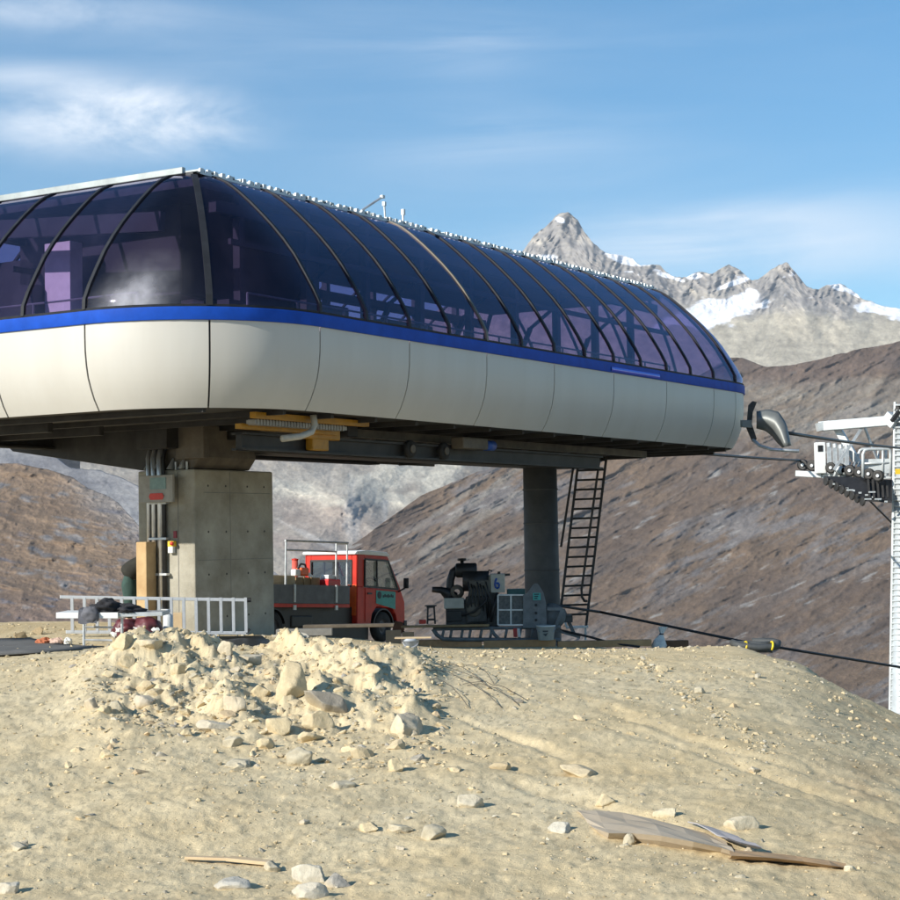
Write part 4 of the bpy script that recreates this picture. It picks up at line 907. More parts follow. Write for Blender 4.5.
for hb, sy in ((17, 1), (21, -1)):
    bx_, by_, bz_ = bj[hb][:3]
    for q, (dy, ln) in enumerate(((-.03, .075), (-.01, .085), (.012, .08), (.032, .062))):
        n0 = len(bj); bj += [(bx_+.05*k, by_+dy*k, bz_, .011*k), (bx_+(.05+ln*.6)*k, by_+dy*1.1*k, bz_-.012*k, .01*k), (bx_+(.05+ln)*k, by_+dy*1.15*k, bz_-.04*k, .008*k)]
        be += [(hb, n0), (n0, n0+1), (n0+1, n0+2)]
    n0 = len(bj); bj += [(bx_+.0*k, by_-sy*.045*k, bz_-.01*k, .012*k), (bx_+.04*k, by_-sy*.07*k, bz_-.03*k, .01*k)]; be += [(hb, n0), (n0, n0+1)]
skinned('body', bj, be, SKIN, per)
skinned('jacket', [J(-.10, 0, .97, .31, .27), J(.1, 0, 1.18, .25, .21), J(.27, 0, 1.34, .24, .18), J(.36, 0, 1.385, .1), J(.3, .2, 1.31, .085), J(.42, .24, 1.04, .07), J(.57, .205, .935, .055), J(.3, -.2, 1.31, .085), J(.4, -.24, 1.02, .07), J(.55, -.205, .935, .055)],
        [(0, 1), (1, 2), (2, 3), (2, 4), (4, 5), (5, 6), (2, 7), (7, 8), (8, 9)], JACK, per)
tr = skinned('trousers', [J(-.03, 0, .93, .24, .20), J(-.02, .1, .83, .16), J(.04, .11, .5, .125), J(-.02, .12, .14, .1), J(-.02, -.1, .83, .16), J(.0, -.11, .5, .125), J(-.05, -.12, .14, .1), J(.06, 0, 1.07, .2, .17)], [(0, 1), (1, 2), (2, 3), (0, 4), (4, 5), (5, 6), (0, 7)], TROU, per)
mb = MB(); lump(mb, J(.46, 0, 1.49), .12*k, .105*k, .09*k, 4, 10, .1, False); obj('hair', mb, HAIR, per, True)
mb = MB(); mb.box(J(.575, 0, 1.43), J(.02, .03, .04)); obj('nose', mb, SKIN, per, bevel=.01)

# ------------------------------------------------------------------ the red truck beyond the station
YK = 71.5
hd = radians(57)
nc = at(357, 642.5, YK)                      # ground under the cab's near rear corner
tk = thing('red_truck', 'small red flatbed truck with white roof and grey sideboards parked beyond the pillar', 'truck', nc, hd, ry=radians(2.5))
# local axes: x forward, y to its left; near side is y = 0 (its right side), far side y = W
TW = 2.6
mb = MB(); ch = [(0, .62), (.0, 2.15), (.06, 3.42), (1.75, 3.38), (2.02, 3.3), (2.95, 2.1), (3.25, 1.6), (3.28, .62), (2.75, .62), (2.62, 1.1), (2.3, 1.38), (1.3, 1.38), (1.0, 1.1), (.9, .62)]
# cab as panels around openings
def pan(pts, y, th=.06): return MB().prism([(x, y, z) for x, z in pts], (0, th, 0))
cab = MB()
for y in (0, TW-.06):
    cab.prism([(x, y, z) for x, z in [(0, .62), (.0, 2.18), (3.0, 2.05), (3.26, 1.6), (3.3, .75), (2.75, .75), (2.62, 1.12), (2.3, 1.4), (1.3, 1.4), (1.0, 1.12), (.88, .62)]], (0, .06, 0))
    cab.prism([(x, y, z) for x, z in [(0, 2.18), (.0, 3.44), (.42, 3.44), (.42, 2.16)]], (0, .06, 0))
    cab.prism([(x, y, z) for x, z in [(.42, 3.28), (.42, 3.44), (2.05, 3.40), (2.1, 3.24)]], (0, .06, 0))
    cab.prism([(x, y, z) for x, z in [(2.1, 3.24), (2.05, 3.40), (3.02, 2.05), (2.8, 2.06)]], (0, .06, 0))
cab.lo(0, .06, .06, TW-.06, .62, 2.2); cab.lo(0, .06, .06, .3, 2.2, 3.44); cab.lo(0, .06, TW-.3, TW-.06, 2.2, 3.44); cab.lo(0, .06, .3, TW-.3, 3.2, 3.44)
cab.prism([(3.26, .06, 1.6), (3.3, .06, .75), (3.3, TW-.06, .75), (3.26, TW-.06, 1.6)], (-.06, 0, 0)); cab.prism([(3.0, .06, 2.05), (3.26, .06, 1.6), (3.26, TW-.06, 1.6), (3.0, TW-.06, 2.05)], (-.06, 0, -.03))
cab.lo(.1, 3.2, .1, TW-.1, .62, .7)
cb = obj('cab', cab, RED, tk, bevel=.025)
mb = MB(); mb.prism([(x, -.06, z) for x, z in [(-.1, 3.44), (-.1, 3.56), (.5, 3.62), (1.9, 3.58), (2.12, 3.46), (2.08, 3.41)]], (0, TW+.12, 0)); obj('cab_roof', mb, ROOFW, tk, bevel=.04)
mb = MB(); mb.lo(-.02, -.003, .05, .5, 1.05, 2.25); o = obj('sunlit_panel', mb, ORANGE, tk, bevel=.01); o['label'] = 'orange panel painted as sunlight low on the back of the cab'  # orange stands for sun on the red back wall of the cab
mb = MB(); mb.lo(-.02, -.003, .62, 1.5, .9, 2.15); obj('engine_cover', mb, mat('red_cover', (.55, .05, .025), .45), tk, bevel=.01)
for nm, pts, y in (('side_window', [(.45, 2.2), (.45, 3.26), (2.05, 3.23), (2.76, 2.1)], .03), ('side_window', [(.45, 2.2), (.45, 3.26), (2.05, 3.23), (2.76, 2.1)], TW-.04)):
    w_ = obj(nm, pan(pts, y, .012), CLEAR, tk)
    mb = MB(); yy = y-.05 if y < 1 else y+.03
    for (x0, z0), (x1, z1) in zip(pts, pts[1:]+pts[:1]): mb.bar((x0, yy, z0), (x1, yy, z1), .05, .07)
    mb.bar((1.28, yy, 2.15), (1.25, yy, 3.25), .05, .07); obj('window_frame', mb, BLACK, w_)
mb = MB(); mb.lo(.025, .04, .3, TW-.3, 2.2, 3.2); w_ = obj('rear_window', mb, CLEAR, tk)
mb = MB(); mb.bar((-.01, .28, 2.2), (-.01, TW-.28, 2.2), .05, .08); mb.bar((-.01, .28, 3.2), (-.01, TW-.28, 3.2), .05, .08); mb.bar((-.01, .3, 2.2), (-.01, .3, 3.2), .05, .07); mb.bar((-.01, TW-.3, 2.2), (-.01, TW-.3, 3.2), .05, .07); obj('window_frame', mb, BLACK, w_)
mb = MB(); mb.prism([(2.1, .1, 3.2), (3.0, .1, 2.08), (3.0, TW-.1, 2.08), (2.1, TW-.1, 3.2)], (.01, 0, .01)); obj('windscreen', mb, CLEAR, tk)
dr = obj('door', pan([(.5, .8), (.5, 2.12), (2.2, 2.06), (2.2, 1.46), (1.28, 1.46), (.95, 1.2), (.8, .8)], -.025, .02), RED, tk, bevel=.008)
mb = MB(); mb.lo(.62, .9, -.07, -.03, 1.88, 1.95); obj('handle', mb, BLACK, dr)
stk = obj('door_sticker', pan([(1.2, 1.25+.28), (1.2, 2.05), (2.55, 2.0), (2.55, 1.3)], -.045, .008), TEAL, tk)
mb = MB(); mb.lathe((1.42, -.05, 1.86), [(0, 0), (.15, 0), (0, .012)], 14, ((1, 0, 0), (0, 0, 1), (0, -1, 0)))
for k_ in range(7): mb.lo(1.66+k_*.11, 1.74+k_*.11, -.056, -.048, 1.78-(k_ % 3 == 0)*.02, 1.86+(k_ % 2)*.04)
obj('sticker_lettering', mb, PRINT, stk)
mb = MB(); mb.lo(3.2, 3.42, -.03, TW+.03, .55, .85); obj('bumper', mb, BLACK, tk, bevel=.03)
for y in (.3, TW-.3):
    mb = MB(); mb.lathe((3.31, y, 1.15), [(0, 0), (.17, 0), (.17, .02), (0, .05)], 16, ((0, 1, 0), (0, 0, 1), (1, 0, 0))); obj('headlight', mb, WPLAS, tk, True)
for y in (-.42, TW+.42):
    mb = MB(); mb.box((2.75, y, 2.35), (.1, .22, .42)); mr = obj('side_mirror', mb, BLACK, tk, bevel=.03)
    mb = MB(); mb.tube([(2.8, 0 if y < 0 else TW, 2.0), (2.78, y, 2.2)], .03, 6); obj('mirror_arm', mb, BLACK, mr)
mb = MB(); mb.tube([(1.9, .5, 2.5), (2.3, .9, 2.6)], .02, 6); mb.lathe((2.0, .75, 2.3), [(.28, 0), (.31, .03), (.28, .06), (.26, .03), (.28, 0)], 20, ((0, 1, 0), (-.6, 0, .8), (.8, 0, .6))); obj('steering_wheel', mb, BLACK, tk)
for y in (.5, 1.5):
    mb = MB(); mb.lo(.7, 1.3, y, y+.7, 1.4, 1.6); mb.lo(.5, .7, y, y+.7, 1.5, 2.6); obj('seat', mb, BLACK, tk, bevel=.05)
BX0, BX1 = -8.2, -.55
mb = MB(); mb.lo(BX0, -.2, .5, TW-.5, .75, 1.1); mb.lo(-.2, 3.0, .7, TW-.7, .6, .62-.005); mb.lo(BX0+.3, 1.1, .25, TW-.25, .1, 1.38); obj('chassis', mb, BLACK, tk)
mb = MB(); mb.lo(BX0, BX1, .02, TW-.02, 1.40, 1.5); obj('bed_floor', mb, mat('red_bed', (.4, .03, .025), .5), tk, bevel=.01)
for nm, bx in (('sideboard', (BX0, BX1, -.03, .03, 1.5, 2.2)), ('sideboard', (BX0, BX1, TW-.03, TW+.03, 1.5, 2.2)), ('tailboard', (BX0-.03, BX0+.03, .03, TW-.03, 1.5, 2.2)), ('headboard', (BX1-.06, BX1, .03, TW-.03, 1.5, 2.2))):
    mb = MB(); mb.lo(*bx); sb_ = obj(nm, mb, GREYB, tk, bevel=.01)
    if nm == 'sideboard' and bx[2] < 1:
        mb = MB()
        for x in (-4.1, -1.5, -6.7): mb.lo(x, x+.1, -.075, -.03, 1.55, 2.22); mb.lo(x-.03, x+.13, -.08, -.03, 1.26, 1.44)
        obj('latch', mb, GALVW, sb_)
mb = MB(); mb.lo(BX0, BX1, -.035, .01, 1.36, 1.49); obj('red_rail', mb, RED, tk)
rk = MB()
for x in (-4.45, -4.1, -.95, -.6): rk.tube([(x, .08 if x in (-4.45, -.6) else .35, 2.0), (x, .08 if x in (-4.45, -.6) else .35, 3.85)], .038, 6)
rk.tube([(-4.5, .08, 3.83), (-.55, .08, 3.87)], .042, 6); rk.tube([(-4.1, .35, 3.5), (-.95, .35, 3.52)], .04, 6); rk.tube([(-4.45, .08, 3.83), (-4.1, .35, 3.8)], .04, 6); rk.tube([(-.6, .08, 3.85), (-.95, .35, 3.83)], .04, 6)
obj('load_rack', rk, GALV, tk)
for x, fr_ in ((1.8, 1), (-5.2, 0)):
    for y, sgn in ((.0, 1), (TW, -1)):
        c = (x, y+sgn*.16, .6); ax = ((1, 0, 0), (0, 0, 1), (0, -sgn, 0))
        mb = MB(); mb.lathe(c, [(.3, -.18), (.5, -.18), (.6, -.1), (.61, .0), (.6, .1), (.5, .16), (.3, .14)], 28, ax); wh = obj('wheel', mb, RUBBER, tk, True)
        mb = MB(); mb.lathe(c, [(0, .1), (.12, .13), (.14, .08), (.28, .06), (.32, .13), (.32, -.1)], 20, ax); obj('rim', mb, GREYB, wh, True)
        mb = MB(); mb.lathe((x, y+sgn*.2, .62), [(.66, -.2), (.72, -.2), (.72, .2), (.66, .2)], 28, ax); mb.v = [(a, b, max(c_, .75)) for a, b, c_ in mb.v]; obj('mudguard', mb, BLACK, tk)
mb = MB(); mb.lo(-3.9, -2.6, .2, .6, .6, 1.05); obj('side_tank', mb, BLACK, tk, bevel=.05)
for px0, px1, y0, y1, dd, m_, lab in ((303, 398, 623.5, 628.5, 66.5, STEELB, 'long dark plank lying in front of the red truck'), (276, 332, 628.5, 636.5, 64, mat('grey_board', (.2, .2, .19), .8), 'grey boards stacked low between the pillar and the red truck')):
    p, q = at(px0, y1, dd), at(px1, y0, dd); mb = MB(); mb.lo(p[0], q[0], dd, dd+.5, p[2], q[2]); single('plank', mb, m_, lab, 'plank', p, bevel=.02)
# things lying on the truck bed
TM = Matrix.Translation(Vector(nc)) @ Matrix.Rotation(hd, 4, 'Z') @ Matrix.Rotation(radians(2.5), 4, 'Y')
def onbed(name, label, cat, x, y, z=1.5): 
    o = thing(name, label, cat, TM @ Vector((x, y, z)), hd, ry=radians(2.5)); return o
o = onbed('wooden_crate', 'pale wooden crate at the rear of the truck bed beside the pillar', 'crate', -4.6, .9)
mb = MB(); mb.lo(-1, 1.1, -.5, .5, 0, 1.05)
for z in (.0, .36, .72): mb.lo(-1.02, 1.12, -.53, .53, z+.02, z+.3)
obj('crate_body', mb, WOODP, o, bevel=.01)
o = onbed('wooden_box', 'brown wooden box on the truck bed under the chainsaw', 'box', -2.4, 1.0)
mb = MB(); mb.lo(-.75, .75, -.4, .5, 0, 1.0); mb.lo(-.3, -.22, -.44, -.4, 0, 1.02); mb.lo(.15, .23, -.44, -.4, 0, 1.02); obj('box_body', mb, WOOD, o, bevel=.01)
o = onbed('chainsaw', 'orange and white chainsaw lying on the wooden box on the truck', 'chainsaw', -2.3, .95, 2.5)
mb = MB(); mb.box((0, 0, .22), (.5, .3, .32)); obj('saw_body', mb, ORANGE, o, bevel=.06); mb = MB(); mb.box((-.42, 0, .18), (.34, .26, .26)); obj('saw_cover', mb, WPLAS, o, bevel=.05)
mb = MB(); mb.tube([(-.3, 0, .35), (-.1, 0, .52), (.15, 0, .5), (.25, 0, .3)], .04, 8); obj('handle', mb, BLACK, o, True); mb = MB(); mb.bar((.2, -.1, .15), (1.0, -.2, -.3), .03, .14); obj('guide_bar', mb, GALV, o)
o = onbed('fuel_can', 'red fuel can with grey lid near the cab on the truck bed', 'fuel can', -1.1, .55)
mb = MB(); mb.lo(-.4, .4, -.25, .25, 0, .95); obj('can_body', mb, mat('red_can', (.6, .02, .02), .4), o, bevel=.05); mb = MB(); mb.lo(-.3, .3, -.18, .18, .95, 1.12); obj('lid', mb, GALVW, o, bevel=.03)
o = onbed('red_post', 'short red post standing at the far side of the truck bed', 'post', -1.3, 2.1)
mb = MB(); mb.tube([(0, 0, 0), (0, 0, 1.7)], .12, 10); obj('post_shaft', mb, mat('faded_red', (.6, .1, .07), .6), o, True); mb = MB(); mb.lathe((0, 0, 1.7), [(.14, 0), (.14, .05), (0, .08)], 10); obj('post_cap', mb, RED, o)

# ------------------------------------------------------------------ winch unit, timbers, buckets
YW = 62.; wb_ = at(500, 648, YW); gzw = float(gz(wb_[0], wb_[1]))
win = thing('winch_unit', 'diesel rope winch with black engine and guarded drum on a skid by the column', 'winch', wb_)
def Wp(px, py, dy=0.): return at(px, py, YW+dy)-wb_
def wbox(name, x0, y0, x1, y1, dy, dep, m, parent=None, bevel=.02):
    p, q = Wp(x0, y1, 0), Wp(x1, y0, 0); mb = MB(); mb.lo(p[0], q[0], dy, dy+dep, p[2], q[2]); return obj(name, mb, m, parent or win, bevel=bevel)
en = wbox('engine_block', 446, 600, 489, 627, .3, 1.4, ENG)
wbox('sump_cover', 444, 598, 464, 609, .15, .5, CREAM, en); wbox('dark_grille', 446, 611, 462, 622, .2, .2, BLACK, en); wbox('flywheel_housing', 466, 596, 487, 624, .12, .3, ENG, en, .08)
mb = MB(); p = Wp(455.5, 570.5, .6); q = Wp(477, 570, .6); ln = q[0]-p[0]
mb.lathe(p, [(0, 0), (.2, 0), (.25, .04), (.25, ln-.04), (.2, ln), (0, ln)], 20, ((0, 1, 0), (0, 0, 1), (1, 0, 0))); af = obj('air_filter', mb, BLACK, win, True)
mb = MB(); mb.lathe(Wp(462, 564, .6), [(.06, -.05), (.06, .1), (.16, .12), (.15, .19), (0, .2)], 14); obj('rain_cap', mb, BLACK, af, True)
mb = MB(); mb.tube([Wp(459, 568, .6), Wp(453, 572, .6), Wp(450.5, 580, .6), Wp(450, 590, .6), Wp(452, 600, .6)], .14, 10); mb.lo(*sum(([Wp(452, 0, 0)[0], Wp(478, 0, 0)[0]], [.3, .9], [Wp(0, 600, 0)[2], Wp(0, 580, 0)[2]]), [])); obj('manifold', mb, BLACK, win, True)
mb = MB(); mb.tube([Wp(432, 589.5, .5), Wp(441, 590, .5), Wp(447, 593, .5), Wp(452, 598, .6)], [.1, .12, .2, .26], 10); obj('exhaust_pipe', mb, BLACK, win, True)
wbox('cast_housing', 469, 580, 489, 600, .25, .9, mat('engine_primer', (.14, .125, .10), .6, var=.3, scale=6), en, .06); wbox('hydraulic_body', 486, 592, 499, 627, .3, 1.0, ENG, en, .03)
wbox('filter_bracket', 470, 577, 478, 580, .4, .5, GALV, af)
tkk = wbox('white_tank', 491, 574, 505, 593, .25, 1.0, CREAM)
mb = MB(); mb.tube([Wp(488, 574, .5), Wp(489, 570, .5), Wp(492, 571, .5)], .03, 6); obj('tank_handle', mb, BLACK, tkk)
mb = MB(); mb.tube([Wp(499, 574, .5), Wp(499, 571.5, .5)], .05, 8); obj('filler_cap', mb, BLACK, tkk)
mb = MB(); mb.bar(Wp(504, 575, .5), Wp(510, 574.5, .5), .08); obj('tank_valve', mb, BLACK, tkk)
wbox('side_tank', 479.5, 575, 490.5, 593, .35, .9, CREAM, None, .06)
hb = MB()
for q in range(7):
    x0 = 468+q*3; hb.tube([Wp(x0, 582+q % 3*2, .18), Wp(x0+2, 590, .05), Wp(x0-1+q, 604, .08), Wp(x0+4, 618, .2)], .03, 6)
hb.tube([Wp(489, 594, .2), Wp(484, 603, .0), Wp(474, 612, .05), Wp(462, 615, .2)], .045, 6); hb.tube([Wp(497, 593, .2), Wp(494, 606, .02), Wp(491, 622, .1)], .05, 6)
obj('hose', hb, BLACK, win, True)
mb = MB(); mb.lathe(Wp(474, 610, .1), [(0, -.02), (.2, -.02), (.24, .02), (.24, .12), (0, .12)], 18, ((1, 0, 0), (0, 0, 1), (0, 1, 0))); mb.lathe(Wp(457, 592, .35), [(.1, -.1), (.22, -.05), (.25, .2), (.1, .25)], 16, ((1, 0, 0), (0, 0, 1), (0, 1, 0))); obj('pulley', mb, STEELB, en, True)
mb = MB(); mb.lo(Wp(440, 0)[0], Wp(560, 0)[0], .25, 1.4, Wp(0, 633)[2], Wp(0, 626)[2]); obj('skid_floor', mb, ENG, win)
# blue swirl emblem on the tank
c = Wp(497.2, 583.5, .24); c[1] = .235; mb = MB(); r0 = 3.0/29.4
pts = [(-.2, 1.25), (-.75, .6), (-.95, -.2), (-.7, -.9), (0, -1.15), (.65, -.9), (.8, -.35), (.5, .1), (0, .15), (-.35, -.15)]
mb.tube([(c[0]+x*r0*.8, c[1], c[2]+z*r0*1.4) for x, z in pts], .038, 6); obj('blue_emblem', mb, LOGOB, tkk)
tt_ = wbox('teal_tank', 508, 589.5, 526, 596, .7, .7, mat('teal_paint', (.03, .12, .11), .5)); 
gd = wbox('guard_box', 497.5, 595, 524, 625, .1, 1.5, MESHG); mb = MB(); y_ = .07
for x in (498, 511, 524): mb.bar(Wp(x, 595)+(0, y_, 0), Wp(x, 625)+(0, y_, 0), .05)
for y in (595, 610, 625): mb.bar(Wp(498, y)+(0, y_-.01, 0), Wp(524, y)+(0, y_-.01, 0), .05)
obj('guard_frame', mb, GALV, gd)
mb = MB(); pts = [(523, 628), (523, 595), (528, 592), (532, 586), (534.5, 583.5), (537.5, 583.5), (540, 587), (543.5, 593), (546, 603), (547, 628)]
P = [Wp(x, y) for x, y in pts]; mb.prism([p+np.array([0, -.02, 0]) for p in P], (0, .1, 0)); mb2 = MB(); gp = obj('side_plate', mb, WINCH, win, bevel=.01)
mb = MB(); p = Wp(536.8, 596.5); mb.lo(p[0]-.13, p[0]+.13, -.04, -.022, p[2]-.12, p[2]+.12); ps = obj('plate_sticker', mb, mat('mint_sticker', (.06, .42, .38), .5), gp)
mb = MB()
for dz in (.06, -.01, -.08): mb.lo(p[0]-.09, p[0]+.05+dz*.4, -.05, -.041, p[2]+dz, p[2]+dz+.035)
obj('sticker_print', mb, PRINT, ps)
mb = MB()
for y in (605, 613, 620): mb.lathe(Wp(536, y)+(0, -.03, 0), [(0, 0), (.05, 0), (.04, .03), (0, .03)], 10, ((1, 0, 0), (0, 0, 1), (0, -1, 0)))
obj('plate_bolts', mb, BLACK, gp)
mb = MB(); mb.lathe(Wp(553, 616, .5), [(0, -.3), (.42, -.3), (.42, -.24), (.3, -.22), (.3, .5), (.42, .52), (.42, .58), (0, .58)], 22, ((1, 0, 0), (0, 0, 1), (0, 1, 0))); obj('rope_drum', mb, WINCH, win, True)
mb = MB(); mb.bar(Wp(547, 609), Wp(563, 609), .1); mb.bar(Wp(563, 609), Wp(553, 632), .12); mb.bar(Wp(563, 609, 1), Wp(575, 636, 1), .12); mb.bar(Wp(556, 630, .5), Wp(580, 637, .5), .3, .1); obj('drum_bracket', mb, WINCH, win)
sk = MB()
for dy in (.1, 1.5):
    sk.tube([Wp(433, 629, dy), Wp(437, 635, dy), Wp(443, 639, dy), Wp(460, 639.5, dy), Wp(560, 640, dy)], .07, 8); sk.tube([Wp(433, 629, dy), Wp(560, 627, dy)], .06, 8)
    for x in (444, 452, 463, 471, 482, 492, 507, 521, 533, 546): sk.bar(Wp(x, 628, dy), Wp(x-2, 639, dy), .09)
    sk.tube([Wp(490, 627, dy), Wp(494, 634, dy), Wp(500, 640, dy)], .06, 8)
obj('skid', sk, WINCH, win, True)
mb = MB(); p, q = Wp(401, 629), Wp(489, 624); mb.lo(p[0], q[0], -.15, .15, p[2]+.04, q[2]); o = obj('side_plank', mb, WOOD, win, bevel=.01)
mb = MB(); p = Wp(517, 633); mb.prism([p+(-.12, .0, -.14), p+(.02, .0, -.14), p+(.0, .0, .16), p+(-.13, .0, .16)], (0, .03, 0)); rf = obj('reflector', mb, mat('reflector_red', (.45, .02, .02), .4), win); mb = MB(); mb.prism([p+(.03, .0, -.14), p+(.13, .0, -.14), p+(.1, .0, .14), p+(.01, .0, .16)], (0, .03, 0)); obj('white_half', mb, WPLAS, rf)
# jack stand and rusty hitch on the plank
js = thing('jack_stand', 'small black frame stand on the plank left of the engine', 'stand', Wp(431, 624)+wb_); mb = MB()
for x in (-.12, .14): mb.bar((x, 0, 0), (x*.8, 0, .6), .06)
for z in (.15, .58): mb.bar((-.14, 0, z), (.15, 0, z), .07)
obj('stand_frame', mb, BLACK, js); mb = MB(); mb.lo(-.2, .2, -.1, .1, .6, .64); obj('stand_top', mb, BLACK, js)
rh = thing('rusty_hitch', 'rusty hitch block at the left end of the plank beside the truck', 'hitch', Wp(398, 633)+wb_+np.array([0, -.1, 0])); mb = MB(); mb.prism([(-.22, 0, .02), (.05, 0, -.1), (.22, 0, .1), (.15, 0, .36), (-.1, 0, .4)], (0, .3, 0)); obj('hitch_block', mb, mat('rust', (.17, .06, .025), .8, var=.25), rh, bevel=.02); mb = MB(); mb.bar((.05, .15, .15), (.7, .15, -.5), .09); obj('hitch_bar', mb, STEELD, rh)
mb = MB(); p = Wp(422, 622)+wb_; mb.lo(p[0]-.1, p[0]+.14, p[1]-.1, p[1]+.1, p[2]-.06, p[2]+.08); single('red_tool', mb, REDP, 'small red tool box on the plank left of the stand', 'tool box', p, bevel=.02)
# timbers under the skid
for i, (x0, x1, y0, dy, h, m_, lab) in enumerate(((418, 482, 641, .1, .26, ORWOOD, 'orange-brown timber beam under the engine end of the winch skid'), (484, 556, 641, -.15, .24, mat('brown_timber', (.62, .36, .17), .8, col2=(.4, .22, .1), scale=2), 'dark timber beam under the drum end of the winch skid'), (558, 652, 641, -.1, .22, mat('brown_timber', (.6, .35, .17)), 'long brown timber beam lying beside the round column'), (662, 689, 638, .6, .24, mat('dark_timber', (.16, .08, .04), .8), 'short dark timber behind the white sack'))):
    p, q = Wp(x0, 648, dy), Wp(x1, 648, dy); mb = MB(); mb.box(((p[0]+q[0])/2, dy+.2, p[2]+h/2), (q[0]-p[0], .32, h)); mb.v = [tuple(np.array(v)+wb_) for v in mb.v]
    single('timber_beam', mb, m_, lab, 'timber', Wp((x0+x1)/2, 648, dy)+wb_, bevel=.015)
for px0, px1, y0, y1, lab in ((386, 401, 630, 652, 'left orange-tan board leaning behind the heap beside the truck'), (402.5, 414, 632, 650, 'right orange-tan board beside the rusty hitch')):
    p, q = at(px0, y1, 60), at(px1, y0, 60); mb = MB(); mb.lo(p[0], q[0], 60, 60.08, p[2], q[2]); single('formwork_board', mb, mat('tan_board', (.55, .33, .19), .75, var=.12, scale=2), lab, 'board', p, bevel=.01)
def bucket(p, r, h, m_, label, dark=None):
    o = thing('bucket', label, 'bucket', p)
    mb = MB(); mb.lathe((0, 0, 0), [(0, 0), (r*.84, 0), (r, h), (r*1.06, h), (r*1.06, h-.05), (r*1.0, h-.06), (r*.97, h), (r*.8, .03), (0, .03)], 24); obj('bucket_body', mb, m_, o, True)
    mb = MB(); mb.tube([(r*1.03*cos(t), -r*.55*sin(t)-.05, h-.06-r*.75*sin(t)) for t in np.linspace(0, pi, 13)], .012, 5); obj('wire_handle', mb, GALV, o)
    return o
o = bucket(Wp(546, 640, -.4)+wb_, .31, .5, WPLAS, 'white plastic bucket with a dark print by the winch skid')
mb = MB(); mb.prism([(-.12, -.318, .22), (-.02, -.33, .14), (.06, -.325, .26), (-.02, -.332, .22)], (0, .02, 0)); mb.box((-.03, -.325, .31), (.18, .02, .04)); obj('bucket_print', mb, PRINT, o)
pbk = at(411, 664, 37.5); pbk[2] = float(gz(pbk[0], pbk[1]))-.02
bucket(pbk, .155, .36, BPLAS, 'pale blue-grey bucket on the sand right of the heap with a board on it')
mb = MB(); mb.box(pbk+np.array([.05, 0, .375]), (.75, .28, .025)); single('lid_board', mb, WOODP, 'thin pale board lying across the blue-grey bucket', 'board', pbk+np.array([.05, 0, .36]))
sp = Wp(659, 650, .2)+wb_; sc_ = thing('white_sack', 'pale sack tied at the top standing at the end of the timber beams', 'sack', sp); mb = MB()
rows = []
for z, rx, cx in ((0, .2, 0), (.15, .24, 0), (.35, .19, .02), (.5, .08, .08), (.58, .06, .11), (.66, .11, .13), (.78, .15, .15)):
    rows.append([(cx+rx*cos(2*pi*k_/16)*(1+.15*sin(k_*2.7+z*9)), rx*.7*sin(2*pi*k_/16)*(1+.12*cos(k_*1.9)), z) for k_ in range(16)])
mb.grid(rows, True); obj('sack_body', mb, mat('sack_cloth', (.78, .78, .75), .85, var=.15, bump=.02), sc_, True); mb = MB(); mb.lathe((.095, 0, .52), [(.075, 0), (.085, .02), (.075, .04)], 12); obj('tie', mb, BLACK, sc_)

# grey foam tubes with yellow straps on the right-hand crest
YB = 46.5; ft = at(757, 647, YB); ft[2] = max(ft[2], float(gz(ft[0], ft[1])))-.05
fo = thing('foam_tubes', 'bundle of dark grey foam tubes with yellow straps on the crest of the slope', 'tubes', ft)
def Fp(px, py, dy=0): return at(px, py, YB+dy)-at(757, 648, YB)
mb = MB(); mb.tube([Fp(732, 641, .5), Fp(736, 642.5, .35), Fp(760, 643.5, .3), Fp(774, 643, .3)], .075, 10); obj('tube', mb, TUBEG, fo, True)
mb = MB(); mb.tube([Fp(733, 642, .2), Fp(740, 644.5, 0), Fp(758, 646.5, -.05), Fp(770, 646.5, 0), Fp(777, 645, .15), Fp(778, 642, .4), Fp(772, 640.5, .55), Fp(752, 640.5, .6)], .09, 10); obj('tube', mb, TUBEG, fo, True)
mb = MB(); mb.tube([Fp(737, 649, 0), Fp(755, 649, 0), Fp(772, 649, 0)], .07, 10); obj('tube', mb, TUBEG, fo, True)
for x in (745, 771):
    mb = MB(); p = Fp(x, 644, .15); mb.tube([p+np.array([.03*sin(t), .24*cos(t), .12*sin(t)-.04]) for t in np.linspace(0, 2*pi, 20)], .03, 6); obj('strap', mb, mat('yellow_strap', (.75, .55, .02), .5), fo, True)

# ------------------------------------------------------------------ tower with sheaves
YP = 85.; tw0 = at(905, 760, YP)
TWS = 105/85.
tow = thing('lift_tower', 'galvanised chairlift tower with cross-arm, sheave train and maintenance platform beyond the slope', 'lift tower', at(905, 760, YP*TWS)); tow.scale = (TWS,)*3
def Q(px, py, dy=0.): return at(px, py, YP+dy)-tw0
mb = MB(); mb.tube([Q(910.5, 1250), Q(908, 760), Q(906.5, 416)], [1.3, .85, .45], 20); mb.v = [tuple(v) for v in mb.v]; obj('mast', mb, mat('tower_grey', (.50, .53, .54), .5, metal=.3, var=.1, scale=2), tow, True)
mb = MB(); mb.tube([Q(889.5, 735), Q(895, 402)], .07, 6); mb.tube([Q(902, 735, -.9), Q(904, 402, -.6)], .07, 6)
for k_ in range(58):
    y = 405+k_*5.6; x0 = 895-5.5*(y-402)/333; x1 = 904-2*(y-402)/333; mb.tube([Q(x0, y), Q(x1, y, -.7)], .045, 5)
for k_ in range(12):
    y = 410+k_*28; mb.bar(Q(897, y), Q(905, y, 0), .06)
obj('mast_ladder', mb, GALVW, tow)
D_ = 3.2                                  # the left sheave arm stands this far beyond the mast
